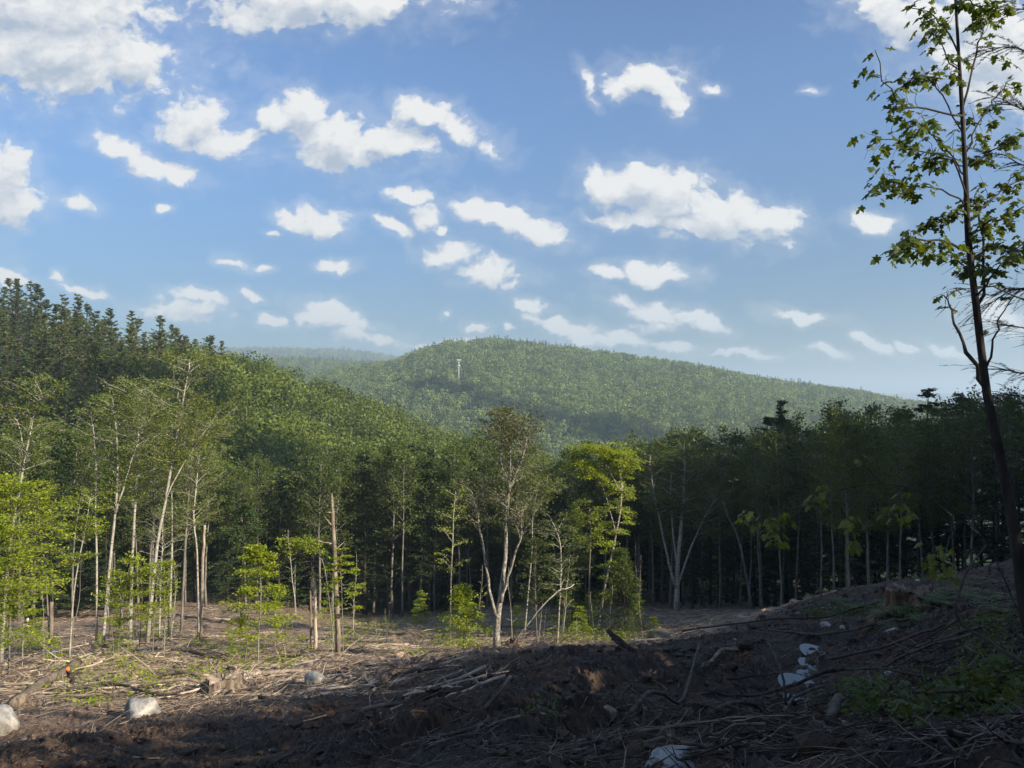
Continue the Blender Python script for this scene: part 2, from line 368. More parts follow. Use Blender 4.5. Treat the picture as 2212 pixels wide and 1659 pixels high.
# ------------------------------------------------------------------ object helpers
def tag(o, label=None, cat=None, group=None, kind=None):
    if label: o['label'] = label
    if cat: o['category'] = cat
    if group: o['group'] = group
    if kind: o['kind'] = kind
    return o
def link(name, me, parent=None, loc=None):
    o = bpy.data.objects.new(name, me); COL.objects.link(o)
    if parent is not None: o.parent = parent
    if loc is not None: o.location = loc
    return o
def empty(name, loc=(0, 0, 0), rz=0.0, s=1.0):
    o = bpy.data.objects.new(name, None); COL.objects.link(o)
    o.empty_display_size = .2
    o.location = loc; o.rotation_euler = (0, 0, rz); o.scale = (s, s, s)
    return o
class MB:
    """collects tubes and leaf cards; build() makes ONE mesh"""
    def __init__(s):
        s.v = []; s.q = []; s.t = []; s.n = 0; s.qm = []; s.tm = []; s.qa = []; s.ta = []
    def add(s, v, quads=None, tris=None, mat=0, val=None):
        v = np.asarray(v, float); s.v.append(v)
        if quads is not None and len(quads):
            q = np.asarray(quads) + s.n; s.q.append(q); s.qm.append(np.full(len(q), mat)); s.qa.append(np.full(len(q), .5) if val is None else np.broadcast_to(val, len(q)))
        if tris is not None and len(tris):
            t = np.asarray(tris) + s.n; s.t.append(t); s.tm.append(np.full(len(t), mat)); s.ta.append(np.full(len(t), .5) if val is None else np.broadcast_to(val, len(t)))
        s.n += len(v)
    def tube(s, pts, rad, sides=6, mat=0, cap=True, rough=0.0, rg=None, val=None):
        pts = np.asarray(pts, float); n = len(pts)
        rad = np.broadcast_to(np.asarray(rad, float), n)
        tg = np.gradient(pts, axis=0); tg /= np.linalg.norm(tg, axis=1)[:, None] + 1e-9
        ref = np.array([.13, .21, .97]) if abs(tg[0, 2]) < .8 else np.array([.9, .4, .1])
        a = np.cross(tg, ref); a /= np.linalg.norm(a, axis=1)[:, None] + 1e-9
        b = np.cross(tg, a)
        th = np.arange(sides) * 2 * np.pi / sides
        rr = rad[:, None] * np.ones(sides)
        if rough and rg is not None: rr = rr * (1 + rough * rg.standard_normal(rr.shape))
        v = pts[:, None, :] + (a[:, None, :] * np.cos(th)[None, :, None] + b[:, None, :] * np.sin(th)[None, :, None]) * rr[..., None]
        i = np.arange(n - 1)[:, None] * sides; j = np.arange(sides)[None, :]; k = (j + 1) % sides
        q = np.stack([i + j, i + k, i + sides + k, i + sides + j], -1).reshape(-1, 4)
        v = v.reshape(-1, 3)
        tr = None
        if cap:
            e = (n - 1) * sides
            tr = [(e, e + m, e + m + 1) for m in range(1, sides - 1)] + [(0, m + 1, m) for m in range(1, sides - 1)]
        s.add(v, q, tr, mat, val)
    def cards(s, C, A, N, L, Wd, mat=0, val=None, bend=0.0):
        """diamond shaped leaves: centre, axis, normal, length, width"""
        A = A / (np.linalg.norm(A, axis=1)[:, None] + 1e-9)
        S = np.cross(A, N); S /= np.linalg.norm(S, axis=1)[:, None] + 1e-9
        L = np.broadcast_to(L, len(C))[:, None]; Wd = np.broadcast_to(Wd, len(C))[:, None]
        Nn = np.cross(S, A)
        v = np.stack([C - A * L * .5, C + S * Wd * .5 - A * L * .06 + Nn * bend * L, C + A * L * .5, C - S * Wd * .5 - A * L * .06 + Nn * bend * L], 1).reshape(-1, 3)
        q = np.arange(len(C) * 4).reshape(-1, 4)
        s.add(v, q, None, mat, val if val is not None else .5)
    def build(s, name, mats, smooth=True):
        v = np.concatenate(s.v)
        q = np.concatenate(s.q) if s.q else np.zeros((0, 4), int)
        t = np.concatenate(s.t) if s.t else np.zeros((0, 3), int)
        me = bpy.data.meshes.new(name)
        me.vertices.add(len(v)); me.vertices.foreach_set('co', v.astype(np.float32).ravel())
        loops = np.concatenate([q.ravel(), t.ravel()]).astype(np.int32)
        me.loops.add(len(loops)); me.loops.foreach_set('vertex_index', loops)
        tot = np.concatenate([np.full(len(q), 4), np.full(len(t), 3)]).astype(np.int32)
        st = np.concatenate([[0], np.cumsum(tot)[:-1]]).astype(np.int32)
        me.polygons.add(len(tot)); me.polygons.foreach_set('loop_start', st); me.polygons.foreach_set('loop_total', tot)
        mi = np.concatenate(s.qm + s.tm) if (s.qm or s.tm) else np.zeros(0)
        me.polygons.foreach_set('material_index', mi.astype(np.int32))
        me.polygons.foreach_set('use_smooth', np.full(len(tot), smooth))
        at_ = me.attributes.new('tone', 'FLOAT', 'FACE')
        at_.data.foreach_set('value', np.concatenate(s.qa + s.ta).astype(np.float32))
        for m in (mats if isinstance(mats, (list, tuple)) else [mats]): me.materials.append(m)
        me.update(calc_edges=True)
        return me

# ------------------------------------------------------------------ materials
def mat_new(name):
    m = bpy.data.materials.new(name); m.use_nodes = True
    nt = m.node_tree; nt.nodes.clear()
    out = nt.nodes.new('ShaderNodeOutputMaterial')
    return m, nt, out
def ramp(nt, fac, stops):
    r = nt.nodes.new('ShaderNodeValToRGB'); nt.links.new(fac, r.inputs[0])
    els = r.color_ramp.elements
    while len(els) < len(stops): els.new(.5)
    for e, (p, c) in zip(els, stops):
        e.position = p; e.color = (*c, 1)
    return r.outputs[0]
def leaf_mat(name, dark, light, trans=.35, objvar=.35, yellow=None, gloss=.25):
    m, nt, out = mat_new(name)
    L = nt.links
    at_ = nt.nodes.new('ShaderNodeAttribute'); at_.attribute_name = 'tone'
    oi = nt.nodes.new('ShaderNodeObjectInfo')
    mx = nt.nodes.new('ShaderNodeMath'); mx.operation = 'MULTIPLY_ADD'
    L.new(oi.outputs['Random'], mx.inputs[0]); mx.inputs[1].default_value = objvar
    sc = nt.nodes.new('ShaderNodeMath'); sc.operation = 'MULTIPLY'; L.new(at_.outputs['Fac'], sc.inputs[0]); sc.inputs[1].default_value = 1 - objvar
    L.new(sc.outputs[0], mx.inputs[2])
    stops = [(0, dark), (.8, light)]
    if yellow: stops.append((1.0, yellow))
    c = ramp(nt, mx.outputs[0], stops)
    d = nt.nodes.new('ShaderNodeBsdfPrincipled'); L.new(c, d.inputs['Base Color']); d.inputs['Roughness'].default_value = .5
    d.inputs['Specular IOR Level'].default_value = gloss
    t = nt.nodes.new('ShaderNodeBsdfTranslucent')
    tc = nt.nodes.new('ShaderNodeMix'); tc.data_type = 'RGBA'; tc.blend_type = 'MULTIPLY'; tc.inputs[0].default_value = 1
    L.new(c, tc.inputs[6]); tc.inputs[7].default_value = (1.5, 1.35, .5, 1)
    L.new(tc.outputs[2], t.inputs[0])
    ms = nt.nodes.new('ShaderNodeMixShader'); ms.inputs[0].default_value = trans
    L.new(d.outputs[0], ms.inputs[1]); L.new(t.outputs[0], ms.inputs[2]); L.new(ms.outputs[0], out.inputs[0])
    return m
def bark_mat(name, c0, c1, scale=6.0, stretch=.2, band=0.0, rough=.9, bump=.5, objvar=False):
    m, nt, out = mat_new(name); L = nt.links
    tc = nt.nodes.new('ShaderNodeTexCoord')
    mp = nt.nodes.new('ShaderNodeMapping'); mp.inputs['Scale'].default_value = (1, 1, stretch); L.new(tc.outputs['Object'], mp.inputs[0])
    n = nt.nodes.new('ShaderNodeTexNoise'); n.inputs['Scale'].default_value = scale; n.inputs['Detail'].default_value = 6; n.inputs['Roughness'].default_value = .65
    L.new(mp.outputs[0], n.inputs['Vector'])
    c = ramp(nt, n.outputs['Fac'], [(.36, c0), (.62, c1)])
    if band:
        mp2 = nt.nodes.new('ShaderNodeMapping'); mp2.inputs['Scale'].default_value = (1, 1, 6); L.new(tc.outputs['Object'], mp2.inputs[0])
        n2 = nt.nodes.new('ShaderNodeTexNoise'); n2.inputs['Scale'].default_value = 3; n2.inputs['Detail'].default_value = 3; L.new(mp2.outputs[0], n2.inputs['Vector'])
        mr = nt.nodes.new('ShaderNodeMapRange'); L.new(n2.outputs['Fac'], mr.inputs[0]); mr.inputs[1].default_value = .58; mr.inputs[2].default_value = .64; mr.inputs[4].default_value = band
        mx = nt.nodes.new('ShaderNodeMix'); mx.data_type = 'RGBA'; L.new(mr.outputs[0], mx.inputs[0]); L.new(c, mx.inputs[6]); mx.inputs[7].default_value = (.03, .026, .02, 1)
        c = mx.outputs[2]
    at_ = nt.nodes.new('ShaderNodeAttribute'); at_.attribute_name = 'tone'
    mr2 = nt.nodes.new('ShaderNodeMapRange'); L.new(at_.outputs['Fac'], mr2.inputs[0]); mr2.inputs[3].default_value = .45; mr2.inputs[4].default_value = 1.55
    if objvar:
        oi = nt.nodes.new('ShaderNodeObjectInfo'); ad = nt.nodes.new('ShaderNodeMath'); ad.operation = 'ADD'; L.new(oi.outputs['Random'], ad.inputs[0])
        L.new(mr2.outputs[0], ad.inputs[1]); sb = nt.nodes.new('ShaderNodeMath'); sb.operation = 'SUBTRACT'; L.new(ad.outputs[0], sb.inputs[0]); sb.inputs[1].default_value = .5; vv = sb.outputs[0]
    else: vv = mr2.outputs[0]
    vm = nt.nodes.new('ShaderNodeVectorMath'); vm.operation = 'SCALE'; L.new(c, vm.inputs[0]); L.new(vv, vm.inputs['Scale'])
    b = nt.nodes.new('ShaderNodeBump'); b.inputs['Strength'].default_value = bump; b.inputs['Distance'].default_value = .02; L.new(n.outputs['Fac'], b.inputs['Height'])
    d = nt.nodes.new('ShaderNodeBsdfPrincipled'); L.new(vm.outputs[0], d.inputs['Base Color']); d.inputs['Roughness'].default_value = rough; d.inputs['Specular IOR Level'].default_value = .2
    L.new(b.outputs[0], d.inputs['Normal']); L.new(d.outputs[0], out.inputs[0])
    return m
M = {}
M['hillleaf'] = leaf_mat('hill_leaf', (.045, .068, .013), (.155, .195, .030), .28, .7, (.23, .26, .04))
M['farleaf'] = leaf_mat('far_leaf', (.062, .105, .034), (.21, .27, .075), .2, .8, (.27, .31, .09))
M['pine'] = leaf_mat('pine_needle', (.050, .070, .028), (.150, .175, .055), .25, .6)
M['hemlock'] = leaf_mat('hemlock_needle', (.018, .036, .012), (.050, .085, .024), .15, .4)
M['edgeleaf'] = leaf_mat('edge_leaf', (.042, .064, .016), (.125, .165, .035), .3, .5)
M['youngleaf'] = leaf_mat('young_leaf', (.15, .20, .018), (.33, .40, .030), .42, .25, (.42, .46, .05))
M['birchleaf'] = leaf_mat('birch_leaf', (.085, .120, .025), (.19, .235, .050), .38, .3, (.26, .28, .06))
M['oliveleaf'] = leaf_mat('olive_leaf', (.065, .075, .030), (.150, .160, .060), .35, .3)
M['mapleleaf'] = leaf_mat('maple_leaf', (.045, .075, .018), (.105, .145, .028), .42, .6, (.13, .16, .03), .35)
M['litleaf'] = leaf_mat('pale_maple_leaf', (.12, .15, .035), (.22, .25, .06), .35, .6)  # lighter copy of the maple leaf: its lit look is put into the colour
M['fern'] = leaf_mat('fern_leaf', (.045, .065, .018), (.105, .135, .032), .35, .3)
M['bark_gray'] = bark_mat('bark_gray', (.11, .095, .075), (.26, .235, .20), 7, .25)
M['bark_pale'] = bark_mat('bark_pale', (.26, .235, .185), (.50, .46, .385), 8, .5, band=.75)
M['bark_dark'] = bark_mat('bark_dark', (.022, .018, .014), (.075, .060, .048), 9, .25)
M['bark_flaky'] = bark_mat('bark_flaky', (.06, .05, .038), (.46, .42, .34), 9, .8, bump=.9)
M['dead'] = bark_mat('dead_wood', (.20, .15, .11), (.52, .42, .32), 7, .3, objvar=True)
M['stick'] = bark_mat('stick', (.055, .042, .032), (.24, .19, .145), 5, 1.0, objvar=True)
M['wood'] = bark_mat('weathered_wood', (.08, .055, .038), (.32, .25, .18), 9, .12, bump=1.0)
M['bark_dim'] = bark_mat('bark_dim', (.04, .032, .025), (.13, .11, .09), 8, .3)
M['rotten'] = bark_mat('rotten_wood', (.035, .022, .015), (.20, .12, .07), 10, .12, bump=1.0)

def rock_mat(name, c0, c1, scale=5, stretch=1):
    m, nt, out = mat_new(name); L = nt.links
    tc = nt.nodes.new('ShaderNodeTexCoord')
    mp = nt.nodes.new('ShaderNodeMapping'); mp.inputs['Scale'].default_value = (1, 1, stretch); L.new(tc.outputs['Object'], mp.inputs[0])
    n = nt.nodes.new('ShaderNodeTexNoise'); n.inputs['Scale'].default_value = scale; n.inputs['Detail'].default_value = 8; n.inputs['Roughness'].default_value = .65; L.new(mp.outputs[0], n.inputs['Vector'])
    c = ramp(nt, n.outputs['Fac'], [(.36, c0), (.55, c1), (.75, tuple(min(1, v * 1.25) for v in c1))])
    v = nt.nodes.new('ShaderNodeTexNoise'); v.inputs['Scale'].default_value = scale * .5; v.inputs['Detail'].default_value = 4; L.new(tc.outputs['Object'], v.inputs['Vector'])
    mr = nt.nodes.new('ShaderNodeMapRange'); L.new(v.outputs['Fac'], mr.inputs[0]); mr.inputs[1].default_value = .50; mr.inputs[2].default_value = .62; mr.inputs[4].default_value = .75
    mx = nt.nodes.new('ShaderNodeMix'); mx.data_type = 'RGBA'; sz_ = nt.nodes.new('ShaderNodeSeparateXYZ'); L.new(tc.outputs['Object'], sz_.inputs[0])
    mz = nt.nodes.new('ShaderNodeMapRange'); L.new(sz_.outputs['Z'], mz.inputs[0]); mz.inputs[1].default_value = .22; mz.inputs[2].default_value = -.12; mz.inputs[4].default_value = .8
    nz_ = nt.nodes.new('ShaderNodeMath'); nz_.operation = 'MULTIPLY_ADD'; L.new(n.outputs['Fac'], nz_.inputs[0]); nz_.inputs[1].default_value = 2.0; nz_.inputs[2].default_value = -.45
    ms_ = nt.nodes.new('ShaderNodeMath'); ms_.operation = 'MULTIPLY'; ms_.use_clamp = True; L.new(mz.outputs[0], ms_.inputs[0]); L.new(nz_.outputs[0], ms_.inputs[1])
    mm_ = nt.nodes.new('ShaderNodeMath'); mm_.operation = 'MAXIMUM'; L.new(mr.outputs[0], mm_.inputs[0]); L.new(ms_.outputs[0], mm_.inputs[1])
    L.new(mm_.outputs[0], mx.inputs[0]); L.new(c, mx.inputs[6]); mx.inputs[7].default_value = (.10, .075, .05, 1)
    b = nt.nodes.new('ShaderNodeBump'); b.inputs['Strength'].default_value = .6; b.inputs['Distance'].default_value = .03; L.new(n.outputs['Fac'], b.inputs['Height'])
    d = nt.nodes.new('ShaderNodeBsdfPrincipled'); L.new(mx.outputs[2], d.inputs['Base Color']); d.inputs['Roughness'].default_value = .85; L.new(b.outputs[0], d.inputs['Normal']); L.new(d.outputs[0], out.inputs[0])
    return m
M['rock'] = rock_mat('pale_granite', (.20, .18, .15), (.46, .43, .38))
M['rock_band'] = rock_mat('banded_gneiss', (.07, .07, .07), (.30, .30, .29), 3.0, 3.5)
M['rock_tan'] = rock_mat('muddy_stone', (.13, .09, .055), (.30, .24, .16))

def ground_mat():
    m, nt, out = mat_new('disturbed_soil'); L = nt.links
    geo = nt.nodes.new('ShaderNodeNewGeometry')
    def noise(s, d, r=.6):
        n = nt.nodes.new('ShaderNodeTexNoise'); n.inputs['Scale'].default_value = s; n.inputs['Detail'].default_value = d; n.inputs['Roughness'].default_value = r
        L.new(geo.outputs['Position'], n.inputs['Vector']); return n.outputs['Fac']
    n1 = noise(.22, 5); n2 = noise(2.4, 6, .7); n3 = noise(14, 5, .7); n4 = noise(.6, 3)
    soil = ramp(nt, n2, [(.32, (.020, .013, .009)), (.50, (.062, .038, .025)), (.68, (.14, .092, .060))])
    red = nt.nodes.new('ShaderNodeMix'); red.data_type = 'RGBA'
    mr = nt.nodes.new('ShaderNodeMapRange'); L.new(n1, mr.inputs[0]); mr.inputs[1].default_value = .52; mr.inputs[2].default_value = .66; mr.inputs[4].default_value = .5
    gr = nt.nodes.new('ShaderNodeMix'); gr.data_type = 'RGBA'; mg = nt.nodes.new('ShaderNodeMapRange'); L.new(noise(.75, 5, .6), mg.inputs[0]); mg.inputs[1].default_value = .5; mg.inputs[2].default_value = .62; mg.inputs[4].default_value = .8
    L.new(mg.outputs[0], gr.inputs[0]); L.new(soil, gr.inputs[6]); gr.inputs[7].default_value = (.050, .042, .034, 1); soil = gr.outputs[2]
    L.new(mr.outputs[0], red.inputs[0]); L.new(soil, red.inputs[6]); red.inputs[7].default_value = (.075, .034, .020, 1)
    # pale litter further out in the clearing
    sp = nt.nodes.new('ShaderNodeSeparateXYZ'); L.new(geo.outputs['Position'], sp.inputs[0])
    far = nt.nodes.new('ShaderNodeMapRange'); far.interpolation_type = 'SMOOTHSTEP'; L.new(sp.outputs['Z'], far.inputs[0]); far.inputs[1].default_value = -6.0; far.inputs[2].default_value = -9.0
    lit = ramp(nt, n3, [(.33, (.09, .052, .034)), (.48, (.31, .205, .14)), (.60, (.56, .43, .31))])
    mx = nt.nodes.new('ShaderNodeMix'); mx.data_type = 'RGBA'
    mm = nt.nodes.new('ShaderNodeMath'); mm.operation = 'MULTIPLY'; L.new(far.outputs[0], mm.inputs[0]); 
    mr4 = nt.nodes.new('ShaderNodeMapRange'); L.new(n4, mr4.inputs[0]); mr4.inputs[1].default_value = .3; mr4.inputs[2].default_value = .6; mr4.inputs[3].default_value = .35; mr4.inputs[4].default_value = .95
    L.new(mr4.outputs[0], mm.inputs[1]); L.new(mm.outputs[0], mx.inputs[0]); L.new(red.outputs[2], mx.inputs[6]); L.new(lit, mx.inputs[7])
    # forest floor and far wooded hills
    r = nt.nodes.new('ShaderNodeVectorMath'); r.operation = 'LENGTH'; L.new(geo.outputs['Position'], r.inputs[0])
    ff = nt.nodes.new('ShaderNodeMapRange'); ff.interpolation_type = 'SMOOTHSTEP'; L.new(r.outputs['Value'], ff.inputs[0]); ff.inputs[1].default_value = 88; ff.inputs[2].default_value = 110
    n5 = noise(.05, 8, .75)
    fc = ramp(nt, n5, [(.35, (.020, .038, .012)), (.65, (.065, .100, .030))])
    mf = nt.nodes.new('ShaderNodeMix'); mf.data_type = 'RGBA'; L.new(ff.outputs[0], mf.inputs[0]); L.new(mx.outputs[2], mf.inputs[6]); L.new(fc, mf.inputs[7])
    add = nt.nodes.new('ShaderNodeMath'); add.operation = 'ADD'; L.new(n3, add.inputs[0]); L.new(n2, add.inputs[1])
    b = nt.nodes.new('ShaderNodeBump'); b.inputs['Strength'].default_value = .9; b.inputs['Distance'].default_value = .06; L.new(add.outputs[0], b.inputs['Height'])
    wet = nt.nodes.new('ShaderNodeMapRange'); L.new(n2, wet.inputs[0]); wet.inputs[1].default_value = .35; wet.inputs[2].default_value = .6; wet.inputs[3].default_value = .55; wet.inputs[4].default_value = .95
    d = nt.nodes.new('ShaderNodeBsdfPrincipled'); L.new(mf.outputs[2], d.inputs['Base Color']); L.new(wet.outputs[0], d.inputs['Roughness']); d.inputs['Specular IOR Level'].default_value = .3
    L.new(b.outputs[0], d.inputs['Normal']); L.new(d.outputs[0], out.inputs[0])
    return m
M['ground'] = ground_mat()
def water_mat():
    m, nt, out = mat_new('puddle_water'); L = nt.links
    d = nt.nodes.new('ShaderNodeBsdfPrincipled'); d.inputs['Base Color'].default_value = (.03, .025, .018, 1); d.inputs['Roughness'].default_value = .04
    d.inputs['IOR'].default_value = 1.33; d.inputs['Specular IOR Level'].default_value = 1.0
    n = nt.nodes.new('ShaderNodeTexNoise'); n.inputs['Scale'].default_value = 9
    b = nt.nodes.new('ShaderNodeBump'); b.inputs['Strength'].default_value = .04; b.inputs['Distance'].default_value = .01; L.new(n.outputs['Fac'], b.inputs['Height']); L.new(b.outputs[0], d.inputs['Normal'])
    L.new(d.outputs[0], out.inputs[0]); return m
M['water'] = water_mat()

# ------------------------------------------------------------------ ground sheet
def build_ground():
    th0 = np.concatenate([np.linspace(-180, -44, 60, endpoint=False), np.linspace(-44, -38, 20, endpoint=False), np.linspace(-38, 38, 640), np.linspace(38.4, 44, 16), np.linspace(46, 180, 60)])
    th = np.radians(th0)
    rr = np.concatenate([[.4, .8, 1.3, 1.8, 2.2], np.geomspace(2.5, 48, 600), np.geomspace(49, 480, 110), np.geomspace(490, 9800, 130)])
    TT, RR = np.meshgrid(th, rr)
    x = RR * np.sin(TT); y = RR * np.cos(TT)
    z = ground(x.ravel(), y.ravel()).reshape(x.shape)
    # a pole vertex joins the centre
    nr, nt_ = x.shape
    v = np.stack([x, y, z], -1).reshape(-1, 3)
    i = np.arange(nr - 1)[:, None] * nt_; j = np.arange(nt_ - 1)[None, :]
    q = np.stack([i + j, i + nt_ + j, i + nt_ + j + 1, i + j + 1], -1).reshape(-1, 4)[:, ::-1]
    b = MB(); b.add(v, q)
    c = len(v)
    b2 = np.array([[0, 0, float(ground(0.01, 0.01)[0])]])
    b.v.append(b2); t = np.array([(c, k + 1, k) for k in range(nt_ - 1)])[:, ::-1]; b.t.append(t); b.tm.append(np.zeros(len(t))); b.ta.append(np.full(len(t), .5)); b.n += 1
    me = b.build('ground', M['ground'])
    o = link('ground', me); tag(o, 'churned dark soil of the clearing running into wooded hills', kind='structure')
    # even normals up
    return o
build_ground()
for i, (px, py, pz, rx, ry) in enumerate(_pud):
    b = MB(); n = 24; t = np.arange(n) * 2 * np.pi / n
    ring = np.stack([np.cos(t) * rx * 1.45, np.sin(t) * ry * 1.45, np.zeros(n)], 1)
    b.add(np.concatenate([[[0, 0, 0]], ring]), None, [(0, k + 1, (k + 1) % n + 1) for k in range(n)])
    o = link('puddle', b.build('puddle', M['water']), loc=(px, py, pz))
    tag(o, None, None, None, 'structure')

# ------------------------------------------------------------------ tree generator
def unit(v): return v / (np.linalg.norm(v) + 1e-9)
def smooth_path(pts, n):
    pts = np.asarray(pts, float)
    t = np.linspace(0, 1, len(pts)); tt = np.linspace(0, 1, n)
    if len(pts) == 2: return pts[0] + (pts[1] - pts[0]) * tt[:, None]
    m = np.gradient(pts, axis=0)
    out = []
    for s in tt * (len(pts) - 1):
        i = min(int(s), len(pts) - 2); f = s - i
        h00 = 2*f**3 - 3*f**2 + 1; h10 = f**3 - 2*f**2 + f; h01 = -2*f**3 + 3*f**2; h11 = f**3 - f**2
        out.append(h00 * pts[i] + h10 * m[i] + h01 * pts[i+1] + h11 * m[i+1])
    return np.array(out)
def trunk_path(rg, h, lean=.04, wob=.02, n=10):
    t = np.linspace(0, 1, n)
    a = rg.uniform(0, 6.28); l = rg.uniform(0, lean) * h
    p = np.stack([np.cos(a) * l * t ** 1.5, np.sin(a) * l * t ** 1.5, t * h], 1)
    p[1:, :2] += np.cumsum(rg.normal(0, wob * h / n * 2, (n - 1, 2)), 0)
    return p
def grow(rg, tb, lb, path, r0, r1, t0=.35, t1=1.0, nprim=30, plen=lambda t: 2.0, elev=lambda t: .5, droop=.3, nsec=6, seclen=.45,
         nleaf=30, lsize=.12, aspect=.6, flat=.6, jit=.12, pack=.35, wood=0, leafm=0, tsides=7, psides=4, minr=.012, secwood=True, upleaf=1.0, azlim=None, along=.35, tonejit=.25, nj=None):
    """trunk + limbs into tb, leaves into lb; path is the trunk centre line"""
    n = len(path); T = np.linspace(0, 1, n)
    rad = r0 + (r1 - r0) * T ** .85
    rad[0] *= 1.35
    tb.tube(path, rad, tsides, wood, rough=.05, rg=rg)
    ps = np.sort(rg.uniform(t0, t1, nprim))
    az = rg.uniform(0, 6.28)
    for t in ps:
        az += 2.4 + rg.normal(0, .4)
        a_ = az if azlim is None else azlim[0] + (azlim[1] - azlim[0]) * rg.random()
        p0 = np.array([np.interp(t, T, path[:, k]) for k in range(3)])
        L = plen(t) * rg.uniform(.7, 1.25)
        if L < .05: continue
        e = elev(t) + rg.normal(0, .12)
        d = np.array([math.cos(a_) * math.cos(e), math.sin(a_) * math.cos(e), math.sin(e)])
        s = np.linspace(0, 1, 6)
        br = p0 + d * L * s[:, None]; br[:, 2] -= droop * L * s ** 2
        br[1:] += np.cumsum(rg.normal(0, .035 * L, (5, 3)), 0)
        rb = max(minr, np.interp(t, T, rad) * .42)
        tb.tube(br, rb * (1 - .8 * s) + minr * .3, psides, wood, cap=False)
        segs = [(br, L, nleaf * .6)]
        side = np.cross(d, [0, 0, 1]); side = unit(side)
        for k in range(nsec):
            f = rg.uniform(.25, .98)
            q0 = np.array([np.interp(f, s, br[:, c]) for c in range(3)])
            l2 = L * seclen * (1.1 - f * .75) * rg.uniform(.7, 1.3)
            dd = unit(d * .75 + side * rg.choice([-1, 1]) * rg.uniform(.5, 1.1) + np.array([0, 0, rg.normal(.0, .22)]) * (1.6 - flat))
            s2 = np.linspace(0, 1, 4)
            b2 = q0 + dd * l2 * s2[:, None]; b2[:, 2] -= droop * .6 * l2 * s2 ** 2
            if secwood: tb.tube(b2, np.linspace(rb * .38, minr * .25, 4), 3, wood, cap=False)
            segs.append((b2, l2, nleaf))
        for (b2, l2, nl) in segs:
            m = rg.poisson(max(nl * l2 / (L * seclen + 1e-6) * .8, 0.1)) if nl else 0
            if not m: continue
            f = rg.beta(1.6, 1.0, m) * (1 - along * 0) 
            c = np.stack([np.interp(f, np.linspace(0, 1, len(b2)), b2[:, k]) for k in range(3)], 1)
            jj = rg.normal(0, 1, (m, 3)) * jit * np.array([1, 1, 1.15 - flat])
            c = c + jj
            ax = dd_ = unit(b2[-1] - b2[0]) + rg.normal(0, .55, (m, 3)) * np.array([1, 1, .5])
            nn = np.array([0, 0, upleaf]) + rg.normal(0, nj or (1.15 - flat * .8), (m, 3))
            sz = lsize * rg.uniform(.65, 1.3, m)
            lb.cards(c, ax, nn, sz, sz * aspect, leafm, val=np.clip(.5 + .18 * rg.standard_normal() + tonejit * rg.standard_normal(m), 0, 1), bend=.08)
def clump_crown(rg, lb, c0, rx, rz, nclump, per, size, mat=0, squash=.8):
    """rounded broadleaf crown of leaf clumps, seen from afar"""
    d = rg.standard_normal((nclump, 3)); d[:, 2] = d[:, 2] * .9 + .35; d /= np.linalg.norm(d, axis=1)[:, None]
    rad = rg.uniform(.55, .95, nclump)[:, None]
    C = c0 + d * rad * np.array([rx, rx, rz])
    for c, dd in zip(C, d):
        cr = rg.uniform(.28, .46) * rx
        e = rg.standard_normal((per, 3)); e /= np.linalg.norm(e, axis=1)[:, None]
        e = e + dd * .35 + np.array([0, 0, .15])
        e /= np.linalg.norm(e, axis=1)[:, None]
        P_ = c + e * cr * rg.uniform(.6, 1.08, per)[:, None] * np.array([1.1, 1.1, squash])
        nn = e + rg.normal(0, .45, (per, 3))
        ax = np.cross(nn, rg.standard_normal((per, 3)))
        sz = size * rg.uniform(.6, 1.3, per)
        lb.cards(P_, ax, nn, sz, sz * .75, mat, val=np.clip(.5 + .15 * rg.standard_normal() + .16 * rg.standard_normal(per), 0, 1), bend=.06)

def far_broad(seed, h=12, cards=20, n=32, size=.66):
    rg = np.random.default_rng(seed); b = MB()
    b.tube(trunk_path(rg, h * .6), np.linspace(.22, .1, 10), 5, 1)
    clump_crown(rg, b, np.array([0, 0, h * .60]), h * .44, h * .36, n, cards, size)
    return b.build('hill_tree_mesh', [M['hillleaf'], M['bark_gray']])
def far_pine(seed, h=18, n=66, wid=4.0, nsec=6, nleaf=15, size=.50):
    rg = np.random.default_rng(seed); b = MB(); p = trunk_path(rg, h, .03, .01)
    grow(rg, b, b, p, .28, .05, .12, 1.0, n, lambda t: wid * (1.06 - t) ** .95 * rg.uniform(.4, 1.6) + .2, lambda t: .02 + .55 * t, -.06, nsec, .42, nleaf, size, .30, .93, .13, wood=1, leafm=0, tsides=5, psides=3, secwood=False, nj=1.1)
    return b.build('hill_pine_mesh', [M['pine'], M['bark_dark']])
